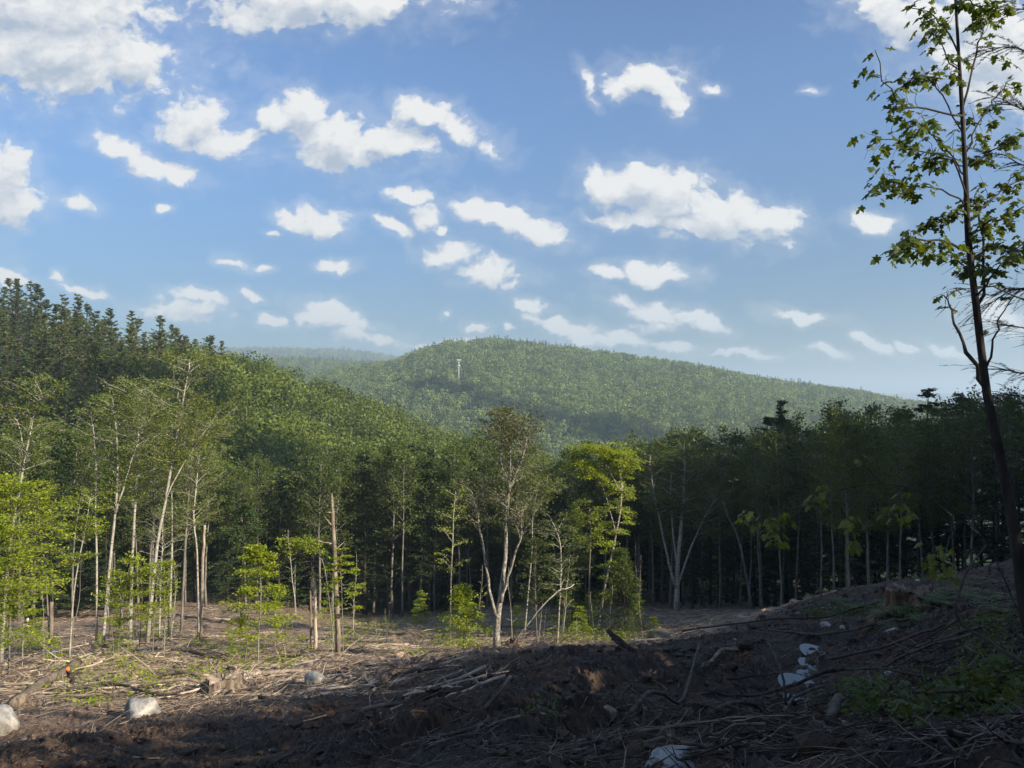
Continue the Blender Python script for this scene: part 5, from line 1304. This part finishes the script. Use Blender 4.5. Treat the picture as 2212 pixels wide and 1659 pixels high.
n = 500; scatter_branches('slope_litter', rg.uniform(-20, 1480, n), 1440 + 230 * rg.random(n), rg.lognormal(-1.2, .5, n), BP['stick'] + BP['bark_dark'][:3], 'broken twigs half buried in the dark slope', .1, 1.2, .01)
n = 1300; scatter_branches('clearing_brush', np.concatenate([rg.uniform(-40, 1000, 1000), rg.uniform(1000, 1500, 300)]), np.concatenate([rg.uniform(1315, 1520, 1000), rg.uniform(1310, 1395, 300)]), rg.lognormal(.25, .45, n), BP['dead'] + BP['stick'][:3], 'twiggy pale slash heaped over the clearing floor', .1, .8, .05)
def wood(name, pts, w0, w1, label, mat='bark_dark', lift=.03, cat='branch', seed=1, D=None, arch=0.0, leaves=None, nseg=14):
    """a particular branch or log laid along given view pixels on the ground"""
    rg_ = np.random.default_rng(seed); P_ = []
    for k, p in enumerate(pts):
        if D is None: q = onground(p[0], p[1], lift)
        else: q = at(p[0], p[1], D[k] if isinstance(D, (list, tuple)) else D)
        P_.append(q)
    P_ = np.array(P_); Dm = P_[:, 1].mean(); k = 1 / 2.16 / FPX / 2
    if arch: P_[:, 2] += np.sin(np.linspace(0, math.pi, len(P_))) * arch
    o0 = P_.mean(0); path = smooth_path(P_ - o0, nseg)
    path[1:-1] += rg_.normal(0, .006, (nseg - 2, 3)) * Dm * .12
    b = MB(); b.tube(path, np.linspace(w0, w1, nseg) * k * (path[:, 1] + o0[1]), 8, rough=.09, rg=rg_)
    e = link(name, b.build(name, M[mat]), loc=tuple(o0)); tag(e, label, cat)
    return e
wood('fallen_log', [(1847,1503),(1790,1528),(1716,1556)], 22, 11, 'thick dark branch lying up-right beside the white stone', seed=1, lift=.10)
wood('fallen_log', [(1812,1560),(1790,1600),(1758,1660)], 24, 27, 'thick grey log running out of the bottom edge', 'bark_dim', seed=2, lift=.08)
wood('fallen_branch', [(1660,1640),(1700,1622),(1776,1609),(1820,1612),(1852,1622)], 7, 9, 'pale lichen-spotted branch crossing behind the thick grey log', 'bark_flaky', seed=3, lift=.05)
wood('fallen_branch', [(1536,1632),(1610,1605),(1683,1576),(1712,1556),(1780,1520)], 10, 6, 'long pale-edged branch sloping up from the banded boulder', 'bark_dim', seed=4, lift=.10)
wood('fallen_branch', [(1365,1658),(1405,1615),(1440,1590),(1474,1535),(1500,1480),(1512,1420)], 11, 4, 'long curved branch rising from the bottom edge over the banded boulder', 'bark_dim', seed=5, lift=.22)
wood('fallen_branch', [(1540,1628),(1620,1570),(1710,1517),(1770,1500),(1824,1491)], 6, 8, 'slender dark branch arching above the lower puddle', seed=6, lift=.22)
wood('fallen_branch', [(1824,1490),(1900,1500),(2020,1524),(2120,1526),(2215,1522)], 4, 8, 'long thin branch running right to the picture edge', seed=7, lift=.2)
wood('fallen_branch', [(1700,1524),(1692,1470),(1680,1430),(1658,1388)], 6, 4, 'thin pale upright curved branch left of the puddles', 'bark_dim', D=[6.3,6.4,6.6,7.0], seed=8)
wood('fallen_branch', [(1478,1462),(1525,1457),(1562,1442),(1592,1428)], 6, 9, 'tan crooked branch on the dark crest left of the wet rut', 'wood', seed=9, lift=.08)
wood('fallen_log', [(1314,1362),(1358,1398),(1410,1418),(1462,1440)], 12, 7, 'dark splintered log pointing up-left over the shade edge', 'bark_dark', D=[17.5,17,16.5,15.8], seed=10)
wood('fallen_branch', [(1322,1380),(1358,1400),(1400,1420)], 8, 6, 'lower prong of the dark splintered log', 'bark_dark', D=[17.3,17,16.6], seed=11)
wood('fallen_log', [(32,1534),(90,1492),(140,1462),(165,1444)], 24, 22, 'thick weathered grey log tilted up-right beside the left boulder', 'wood', seed=12, lift=.14)
wood('fallen_branch', [(201,1502),(300,1478),(390,1468),(460,1456)], 9, 6, 'long brown log lying above the branch pile', 'bark_dim', seed=13, lift=.10)
wood('fallen_log', [(252,1404),(300,1405),(342,1408)], 9, 8, 'white peeled log in the sunlit slash on the left', 'bark_pale', seed=14, lift=.12)
wood('fallen_log', [(210,1390),(262,1394),(300,1392)], 6, 5, 'thin pale pole behind the white peeled log', 'bark_pale', seed=15, lift=.12)
wood('fallen_log', [(520,1298),(600,1306),(690,1318),(760,1322)], 6, 5, 'long grey pole lying across the far clearing left of the snag', 'bark_dim', seed=16, lift=.2)
wood('fallen_log', [(380,1330),(440,1342),(500,1348)], 5, 6, 'pale pole on the reddish litter right of the grove', 'dead', seed=17, lift=.15)
wood('fallen_branch', [(560,1530),(600,1515),(628,1492),(640,1470)], 9, 5, 'dark curved branch right of the split stump', 'bark_dim', seed=18, lift=.15)
wood('fallen_branch', [(640,1505),(690,1502),(740,1500)], 9, 7, 'pale short log at the shade edge right of the split stump', 'dead', seed=19, lift=.06)
wood('fallen_branch', [(130,1506),(240,1500),(330,1514),(400,1518)], 7, 5, 'long dark pole through the pile behind the pale boulder', 'bark_dim', seed=20, lift=.16)
wood('fallen_branch', [(150,1520),(260,1508),(380,1500),(470,1494)], 6, 8, 'upper pale pole of the pile behind the boulder', 'dead', seed=21, lift=.22)
_e = wood('cut_stem', [(158,1474),(152,1458),(147,1446)], 9, 11, 'short cut stem with a bright orange end poking up on the left', 'bark_dim', seed=22, D=[17.6,17.5,17.3], cat='log')
m, nt, out = mat_new('fresh_orange_wood'); d = nt.nodes.new('ShaderNodeBsdfPrincipled'); d.inputs['Base Color'].default_value = (.75, .20, .05, 1); d.inputs['Roughness'].default_value = .8; nt.links.new(d.outputs[0], out.inputs[0])
b = MB(); _c = at(147, 1444, 17.28) - np.array(_e.location); b.tube([_c - [0, 0, .05], _c + [0, -.03, .03]], .042, 10); link('cut_end', b.build('cut_end', m), _e)
wood('fallen_branch', [(1095,1408),(1180,1300),(1240,1262)], 3, 2, 'thin pale pole leaning against the forked pale tree', 'bark_pale', D=[33,32.6,33.4], seed=23)
wood('fallen_branch', [(905,1466),(960,1442),(1010,1424),(1060,1412)], 8, 12, 'dark root-like log along the crest left of the forked tree', 'bark_dark', seed=24, lift=.1)
wood('dark_twig', [(2216,1436),(2150,1395),(2071,1342),(2068,1292),(2090,1235),(2130,1178)], 9, 3, 'black bent branch reaching in from the right edge', 'bark_dark', D=[3.4,3.6,3.8,3.9,4.1,4.4], seed=25)
wood('dark_twig', [(2071,1340),(1990,1385),(1930,1420)], 3, 2, 'thin side shoot of the black bent branch', 'bark_dark', D=[3.8,4.2,4.6], seed=26)
wood('fallen_branch', [(1475,1374),(1640,1368),(1780,1352),(1900,1330)], 4, 4, 'long thin branch along the bank below the stump', 'bark_dark', seed=27, lift=.15)
wood('fallen_branch', [(1660,1392),(1780,1398),(1900,1372),(1990,1350)], 5, 6, 'forked thin branch between the wet rut and the stump', 'bark_dim', seed=28, lift=.18)
wood('fallen_branch', [(1780,1460),(1900,1425),(2010,1400),(2080,1370)], 6, 6, 'brown branch rising right behind the upper puddle', 'bark_dim', seed=29, lift=.18)
wood('fallen_branch', [(1900,1500),(1990,1490),(2060,1455),(2105,1420)], 5, 7, 'mossy curved branch at the lower right', 'bark_dim', seed=30, lift=.2)
wood('fallen_branch', [(2000,1660),(2100,1600),(2215,1560)], 6, 6, 'thin dark stick crossing the lower right corner', 'bark_dark', seed=31, lift=.2)
wood('log_end', [(2030,1345),(2000,1348),(1950,1350)], 11, 10, 'short mossy log with a tan cut end below the stump', 'bark_dim', seed=32, lift=.08, cat='log')

# ------------------------------------------------------------------ near maple at the right edge, leaf by leaf
def leaf_mesh(seed):
    half = [(0, 0), (.16, -.12), (.46, -.02), (.30, .14), (.66, .46), (.40, .42), (.24, .46), (.30, .72), (0, 1.05)]
    out = half + [(-x, y) for x, y in half[-2:0:-1]]
    rg_ = np.random.default_rng(seed); k1, k2 = rg_.uniform(.25, .6), rg_.uniform(.1, .5)
    v = [(0, .36, 0)] + [(x, y, 0) for x, y in out]
    v = np.array([(x * (1 - .1 * k1), y, -k1 * x * x - k2 * (y - .3) ** 2 * .7 + .06 * rg_.standard_normal()) for x, y, _ in v])
    t = [(0, 1 + i, 1 + (i + 1) % len(out)) for i in range(len(out))]
    return v, t
LV = [leaf_mesh(i) for i in range(5)]
LM = []
for v, t in LV:
    b = MB(); b.add(v, None, t); LM.append(b.build('leaf', M['mapleleaf'], smooth=False))
from mathutils import Matrix
LM2 = []
for v, t in LV:
    b = MB(); b.add(v, None, t); LM2.append(b.build('leaf', M['litleaf'], smooth=False))
def leaf_frames(path, n, f0, rg_, spread=.1, size=.11, down=.5):
    out = []; T = np.linspace(0, 1, len(path)); cen = unit(path[-1] - path[0])
    for _ in range(n):
        f = f0 + (1 - f0) * rg_.random() ** .8; p = np.array([np.interp(f, T, path[:, c]) for c in range(3)])
        a_ = rg_.uniform(0, 6.28); out_d = unit(np.array([math.cos(a_), math.sin(a_), 0]) + cen * .5)
        p = p + out_d * rg_.uniform(.02, spread) + np.array([0, 0, rg_.normal(-.01, .03)])
        ax = unit(out_d + np.array([0, 0, -down - abs(rg_.normal(0, .5))])); nn = unit(np.array([0, 0, 1.0]) + rg_.normal(0, .45, 3) + out_d * .4)
        sx = unit(np.cross(ax, nn)); nn = np.cross(sx, ax)
        out.append((p, sx, ax, nn, size * rg_.uniform(.6, 1.2)))
    return out
def near_tree(name, label, D, trunk, w0, w1, limbs, seed, leafcount, mat='bark_dark', leafsize=.077, maxobj=300, cat='tree', leafset=None):
    LMs = leafset or LM
    rg_ = np.random.default_rng(seed); k = 1 / 2.16 / FPX / 2
    P_ = np.array([at(X, Y, D) for X, Y in trunk]); P_[0][2] = G(P_[0][0], P_[0][1]) - .1; o0 = P_[0].copy()
    e = empty(name, tuple(o0)); tag(e, label, cat)
    path = smooth_path(P_ - o0, 26); b = MB(); b.tube(path, np.linspace(w0, w1, 26) * k * D, 12, rough=.05, rg=rg_); link('trunk', b.build('trunk', M[mat]), e)
    frames = []
    for (pts, a0, a1, nl, f0) in limbs:
        dz = rg_.uniform(-1.1, 1.1)
        Q = np.array([at(X, Y, D + dz * i / max(1, len(pts) - 1)) for i, (X, Y) in enumerate(pts)]) - o0
        q = smooth_path(Q, 12); q[1:-1] += rg_.normal(0, .012, (10, 3))
        b = MB(); b.tube(q, np.linspace(a0, a1, 12) * k * D, 6, rough=.05, rg=rg_)
        L = np.linalg.norm(q[-1] - q[0]); T = np.linspace(0, 1, 12)
        paths = [(q, .35 if nl else 1)]
        for s in range(int(3 + L * 5)):
            f = rg_.uniform(max(.1, f0 - .15), .97); p0 = np.array([np.interp(f, T, q[:, c]) for c in range(3)]); d = unit(unit(q[-1] - q[0]) * .8 + rg_.normal(0, .55, 3)); l = L * rg_.uniform(.12, .34) * (1.25 - f)
            tt = np.linspace(0, 1, 5); r_ = p0 + d * l * tt[:, None] + rg_.normal(0, .008, (5, 3)); r_[:, 2] -= .15 * l * tt ** 2
            b.tube(r_, np.linspace(a1 * .8, .6, 5) * k * D, 4, cap=False); paths.append((r_, .5))
        link('limb', b.build('limb', M[mat]), e)
        wts = np.array([np.linalg.norm(p_[-1] - p_[0]) * w_ for p_, w_ in paths]); wts[0] *= .8; wts /= wts.sum()
        for (p_, w_), wt in zip(paths, wts):
            m = rg_.poisson(nl * wt)
            if m: frames += leaf_frames(p_, m, f0 if p_ is q else .25, rg_, .11, leafsize)
    rg_.shuffle(frames)
    def inview(fr):
        p = fr[0] + o0; return abs(p[0] / p[1]) < .69 and p[2] / p[1] < .56
    vis_ = [f for f in frames if inview(f)]; hid = [f for f in frames if not inview(f)]
    rest = vis_[maxobj:] + hid
    for i, (p, sx, ax, nn, s) in enumerate(vis_[:maxobj]):
        o = link('leaf', LMs[i % 5], e); mt = Matrix((sx * s, ax * s, nn * s)).transposed().to_4x4(); mt.translation = Vector(p); o.matrix_local = mt
    if rest:
        b = MB()
        for i, (p, sx, ax, nn, s) in enumerate(rest):
            v, t = LV[i % 5]; b.add(p + (v[:, :1] * sx + v[:, 1:2] * ax + v[:, 2:] * nn) * s, None, t, 0, rg_.random())
        o = link('further_leaves', b.build('further_leaves', M['mapleleaf' if leafset is None else 'litleaf'], smooth=False), e); tag(o, kind='stuff')
    print(name, 'leaves', len(frames), 'in view', len(vis_))
near_tree('maple_tree', 'tall slender dark-trunked maple in front of the sky at the right edge', 6.6,
    [(2238,1420),(2212,1300),(2192,1150),(2166,1010),(2132,850),(2112,690),(2092,520),(2086,380),(2076,200),(2064,0),(2056,-160)], 27, 3,
    [([(2068,110),(2040,60),(2010,25),(1970,18)], 4, 2, 46, .3), ([(2066,40),(2080,0),(2120,15),(2165,12)], 4, 2, 40, .3), ([(2070,150),(2045,110),(2010,70),(1990,45)], 3, 1.5, 22, .4),
     ([(2084,300),(2040,215),(2000,165),(1960,175)], 4, 2, 34, .5), ([(2082,250),(2010,240),(1950,225),(1915,190),(1890,108)], 5, 1.5, 46, .3), ([(2090,385),(2050,330),(1990,270),(1960,265)], 4, 2, 62, .35),
     ([(2090,430),(2060,350),(1985,325),(1920,300),(1888,310)], 4, 1.5, 44, .5), ([(2092,450),(2040,410),(1975,405),(1930,395),(1892,425)], 4, 1.5, 52, .5),
     ([(2086,360),(2040,340),(2000,350),(1965,380)], 3, 1.5, 26, .4), ([(2096,545),(2040,520),(1990,520),(1950,535),(1915,555)], 6, 2, 92, .2), ([(2094,470),(2055,460),(2010,480)], 4, 2, 46, .3),
     ([(2086,330),(2120,260),(2150,210),(2190,170)], 4, 2, 50, .35), ([(2088,360),(2140,330),(2180,300),(2225,290)], 4, 2, 40, .35), ([(2092,480),(2140,430),(2180,400),(2230,380)], 5, 2, 50, .3),
     ([(2094,520),(2135,480),(2180,470),(2225,440)], 5, 2, 46, .3), ([(2096,560),(2140,530),(2190,540),(2225,500)], 5, 2, 44, .3), ([(2080,230),(2110,120),(2120,60),(2130,20)], 5, 2, 34, .4),
     ([(2098,590),(2060,560),(2040,545)], 3, 1.5, 26, .3), ([(2078,190),(2060,140),(2036,120)], 3, 1.5, 24, .3),
     ([(2130,840),(2095,770),(2066,710),(2056,665),(2040,640)], 10, 3, 11, .8), ([(2128,800),(2150,740),(2158,690),(2190,640)], 6, 2, 6, .7), ([(2112,690),(2122,600),(2118,500),(2104,430)], 8, 4, 40, .4), ([(2110,640),(2140,600),(2170,570),(2225,545)], 5, 2, 40, .3)], 77, 0)
# evergreen sprays hanging in at the right edge
def spray_tree():
    rg_ = np.random.default_rng(78); D = 8.2; tb, lb = MB(), MB()
    base = at(2330, 1300, D); base[2] = G(base[0], D) - .1
    P_ = np.array([base, at(2320, 900, D), at(2310, 400, D), at(2300, -100, D)]); o0 = base.copy(); path = smooth_path(P_ - o0, 20); tb.tube(path, np.linspace(.10, .05, 20), 10)
    for (X0, Y0, X1, Y1, s) in [(2315,60,2150,30,1),(2315,160,2110,110,1),(2312,330,2140,210,1),(2312,430,2120,330,1),(2312,560,2060,560,1.2),(2312,650,2120,640,1),(2312,600,2090,690,1),(2315,780,2130,700,1),(2315,860,2110,800,1.2),(2315,900,2150,860,1),(2315,700,2070,620,.8),(2318,1000,2140,1010,1)]:
        a_, b_ = at(X0, Y0, D) - o0, at(X1, Y1, D + rg_.uniform(-1, .8)) - o0; t = np.linspace(0, 1, 8); q = a_ + (b_ - a_) * t[:, None]; q[:, 2] += .12 * np.sin(t * 3.1) + rg_.normal(0, .02, 8); tb.tube(q, np.linspace(.014, .003, 8), 5)
        side = unit(np.cross(b_ - a_, [0, 0, 1]))
        for k in range(26):
            f = rg_.uniform(.25, 1); p0 = np.array([np.interp(f, t, q[:, c]) for c in range(3)]); d = unit(unit(b_ - a_) * .8 + side * rg_.choice([-1, 1]) * .7 + [0, 0, rg_.normal(-.15, .25)]); l = rg_.uniform(.12, .42) * s
            t2 = np.linspace(0, 1, 4); r_ = p0 + d * l * t2[:, None]; r_[:, 2] -= .2 * l * t2 ** 2; tb.tube(r_, np.linspace(.003, .001, 4), 3, cap=False)
            m = int(l * 170); ff = rg_.random(m); c = np.stack([np.interp(ff, t2, r_[:, j]) for j in range(3)], 1); sd = unit(np.cross(d, [0, 0, 1])); w = rg_.choice([-1, 1], m)[:, None]
            ax = d * .6 + sd * w; lb.cards(c + ax * .012, ax, np.array([0, 0, 1]) + rg_.normal(0, .3, (m, 3)), rg_.uniform(.022, .045, m), .007, 0, val=rg_.random(m))
    e = empty('hemlock_tree', tuple(o0)); tag(e, 'near hemlock reaching in from beyond the right picture edge with lacy sprays', 'tree')
    link('trunk', tb.build('trunk', M['bark_dark']), e); link('crown', lb.build('crown', M['hemlock']), e)
spray_tree()
near_tree('bent_maple', 'thin arching maple shoot with hanging pale leaf clusters over the dark forest', 8.0,
    [(2262,1500),(2200,1320),(2130,1170),(2050,1110),(1985,1062),(1900,1045),(1800,1062),(1740,1090),(1690,1140),(1640,1190)], 3.6, 1.2,
    [([(1800,1062),(1785,1045),(1772,1060),(1768,1085)], 2, 1, 20, .3), ([(1740,1090),(1700,1100),(1680,1130),(1690,1175)], 2, 1, 38, .2), ([(1690,1140),(1660,1120),(1630,1110),(1600,1118)], 2, 1, 22, .3),
     ([(1850,1050),(1838,1100),(1842,1140),(1835,1180)], 2, 1, 22, .4), ([(1900,1045),(1870,1000),(1850,960)], 2, 1, 2, .8), ([(1960,1055),(1955,1085),(1965,1110)], 2, 1, 16, .3), ([(2080,1125),(2040,1160),(2010,1200),(1990,1230)], 2, 1, 22, .4), ([(2060,1115),(2050,1180),(2035,1230)], 2, 1, 16, .4)], 79, 0, 'bark_dim', .082, 200, leafset=LM2)
def seedling(X, Y, n, s, label, seed):
    rg_ = np.random.default_rng(seed); p0 = onground(X, Y); e = empty('maple_seedling', tuple(p0)); tag(e, label, 'plant')
    b = MB(); fr = []
    for k in range(4):
        a_ = rg_.uniform(0, 6.28); t = np.linspace(0, 1, 5); q = np.stack([np.cos(a_) * .18 * s * t, np.sin(a_) * .18 * s * t, .28 * s * t], 1); b.tube(q, np.linspace(.006, .003, 5), 4); fr += leaf_frames(q, n // 4, .3, rg_, .10 * s, .065, .1)
    link('stem', b.build('stem', M['bark_gray']), e)
    for i, (p, sx, ax, nn, sc) in enumerate(fr):
        o = link('leaf', LM[i % 5], e); mt = Matrix((sx * sc, ax * sc, nn * sc)).transposed().to_4x4(); mt.translation = Vector(p); o.matrix_local = mt
seedling(1870, 1555, 22, .8, 'broad-leaved maple seedling in the weeds at the lower right', 1)
seedling(1900, 1600, 26, .9, 'larger maple seedling closest to the bottom edge on the right', 2)
seedling(2180, 1560, 22, .8, 'maple seedling at the lower right picture edge', 3)
seedling(1960, 1655, 18, .7, 'maple seedling cut by the bottom edge', 4)
# ferns beside the stump
def fern_mesh(seed):
    rg_ = np.random.default_rng(seed); b = MB()
    for k in range(9):
        a_ = k * .7 + rg_.normal(0, .2); L = rg_.uniform(.35, .6); t = np.linspace(0, 1, 10); r_ = np.stack([np.cos(a_) * L * t, np.sin(a_) * L * t, L * (.95 * t - .75 * t ** 2)], 1); b.tube(r_, np.linspace(.004, .001, 10), 3, cap=False)
        sd = np.array([-math.sin(a_), math.cos(a_), 0])
        for j in range(1, 10):
            for sg in (-1, 1):
                l = .17 * L / .5 * math.sin(math.pi * (.12 + .86 * t[j])) + .02; c = r_[j] + sd * sg * l * .5
                b.cards(c[None], (sd * sg + unit(r_[-1] - r_[0]) * .3)[None], np.array([[0, 0, 1.]]) + rg_.normal(0, .15, (1, 3)), l, .035, 0, val=np.array([rg_.random()]))
    return b.build('fern_mesh', M['fern'])
FM = [fern_mesh(i) for i in range(4)]
for i in range(46):
    X, Y = [(rg.normal(1890, 40), rg.normal(1325, 8)), (rg.normal(1945, 35), rg.normal(1352, 8)), (rg.normal(2130, 60), rg.normal(1318, 12)), (rg.normal(2030, 25), rg.normal(1315, 10))][i % 4]
    p = onground(X, Y, .0); o = link('fern', FM[i % 4], loc=tuple(p)); s = rg.uniform(.6, 1.1); o.scale = (s, s, s); o.rotation_euler = (0, 0, rg.uniform(0, 6)); tag(o, 'green fern growing around the rotten stump and along the right bank', 'fern', 'ferns on the right bank')
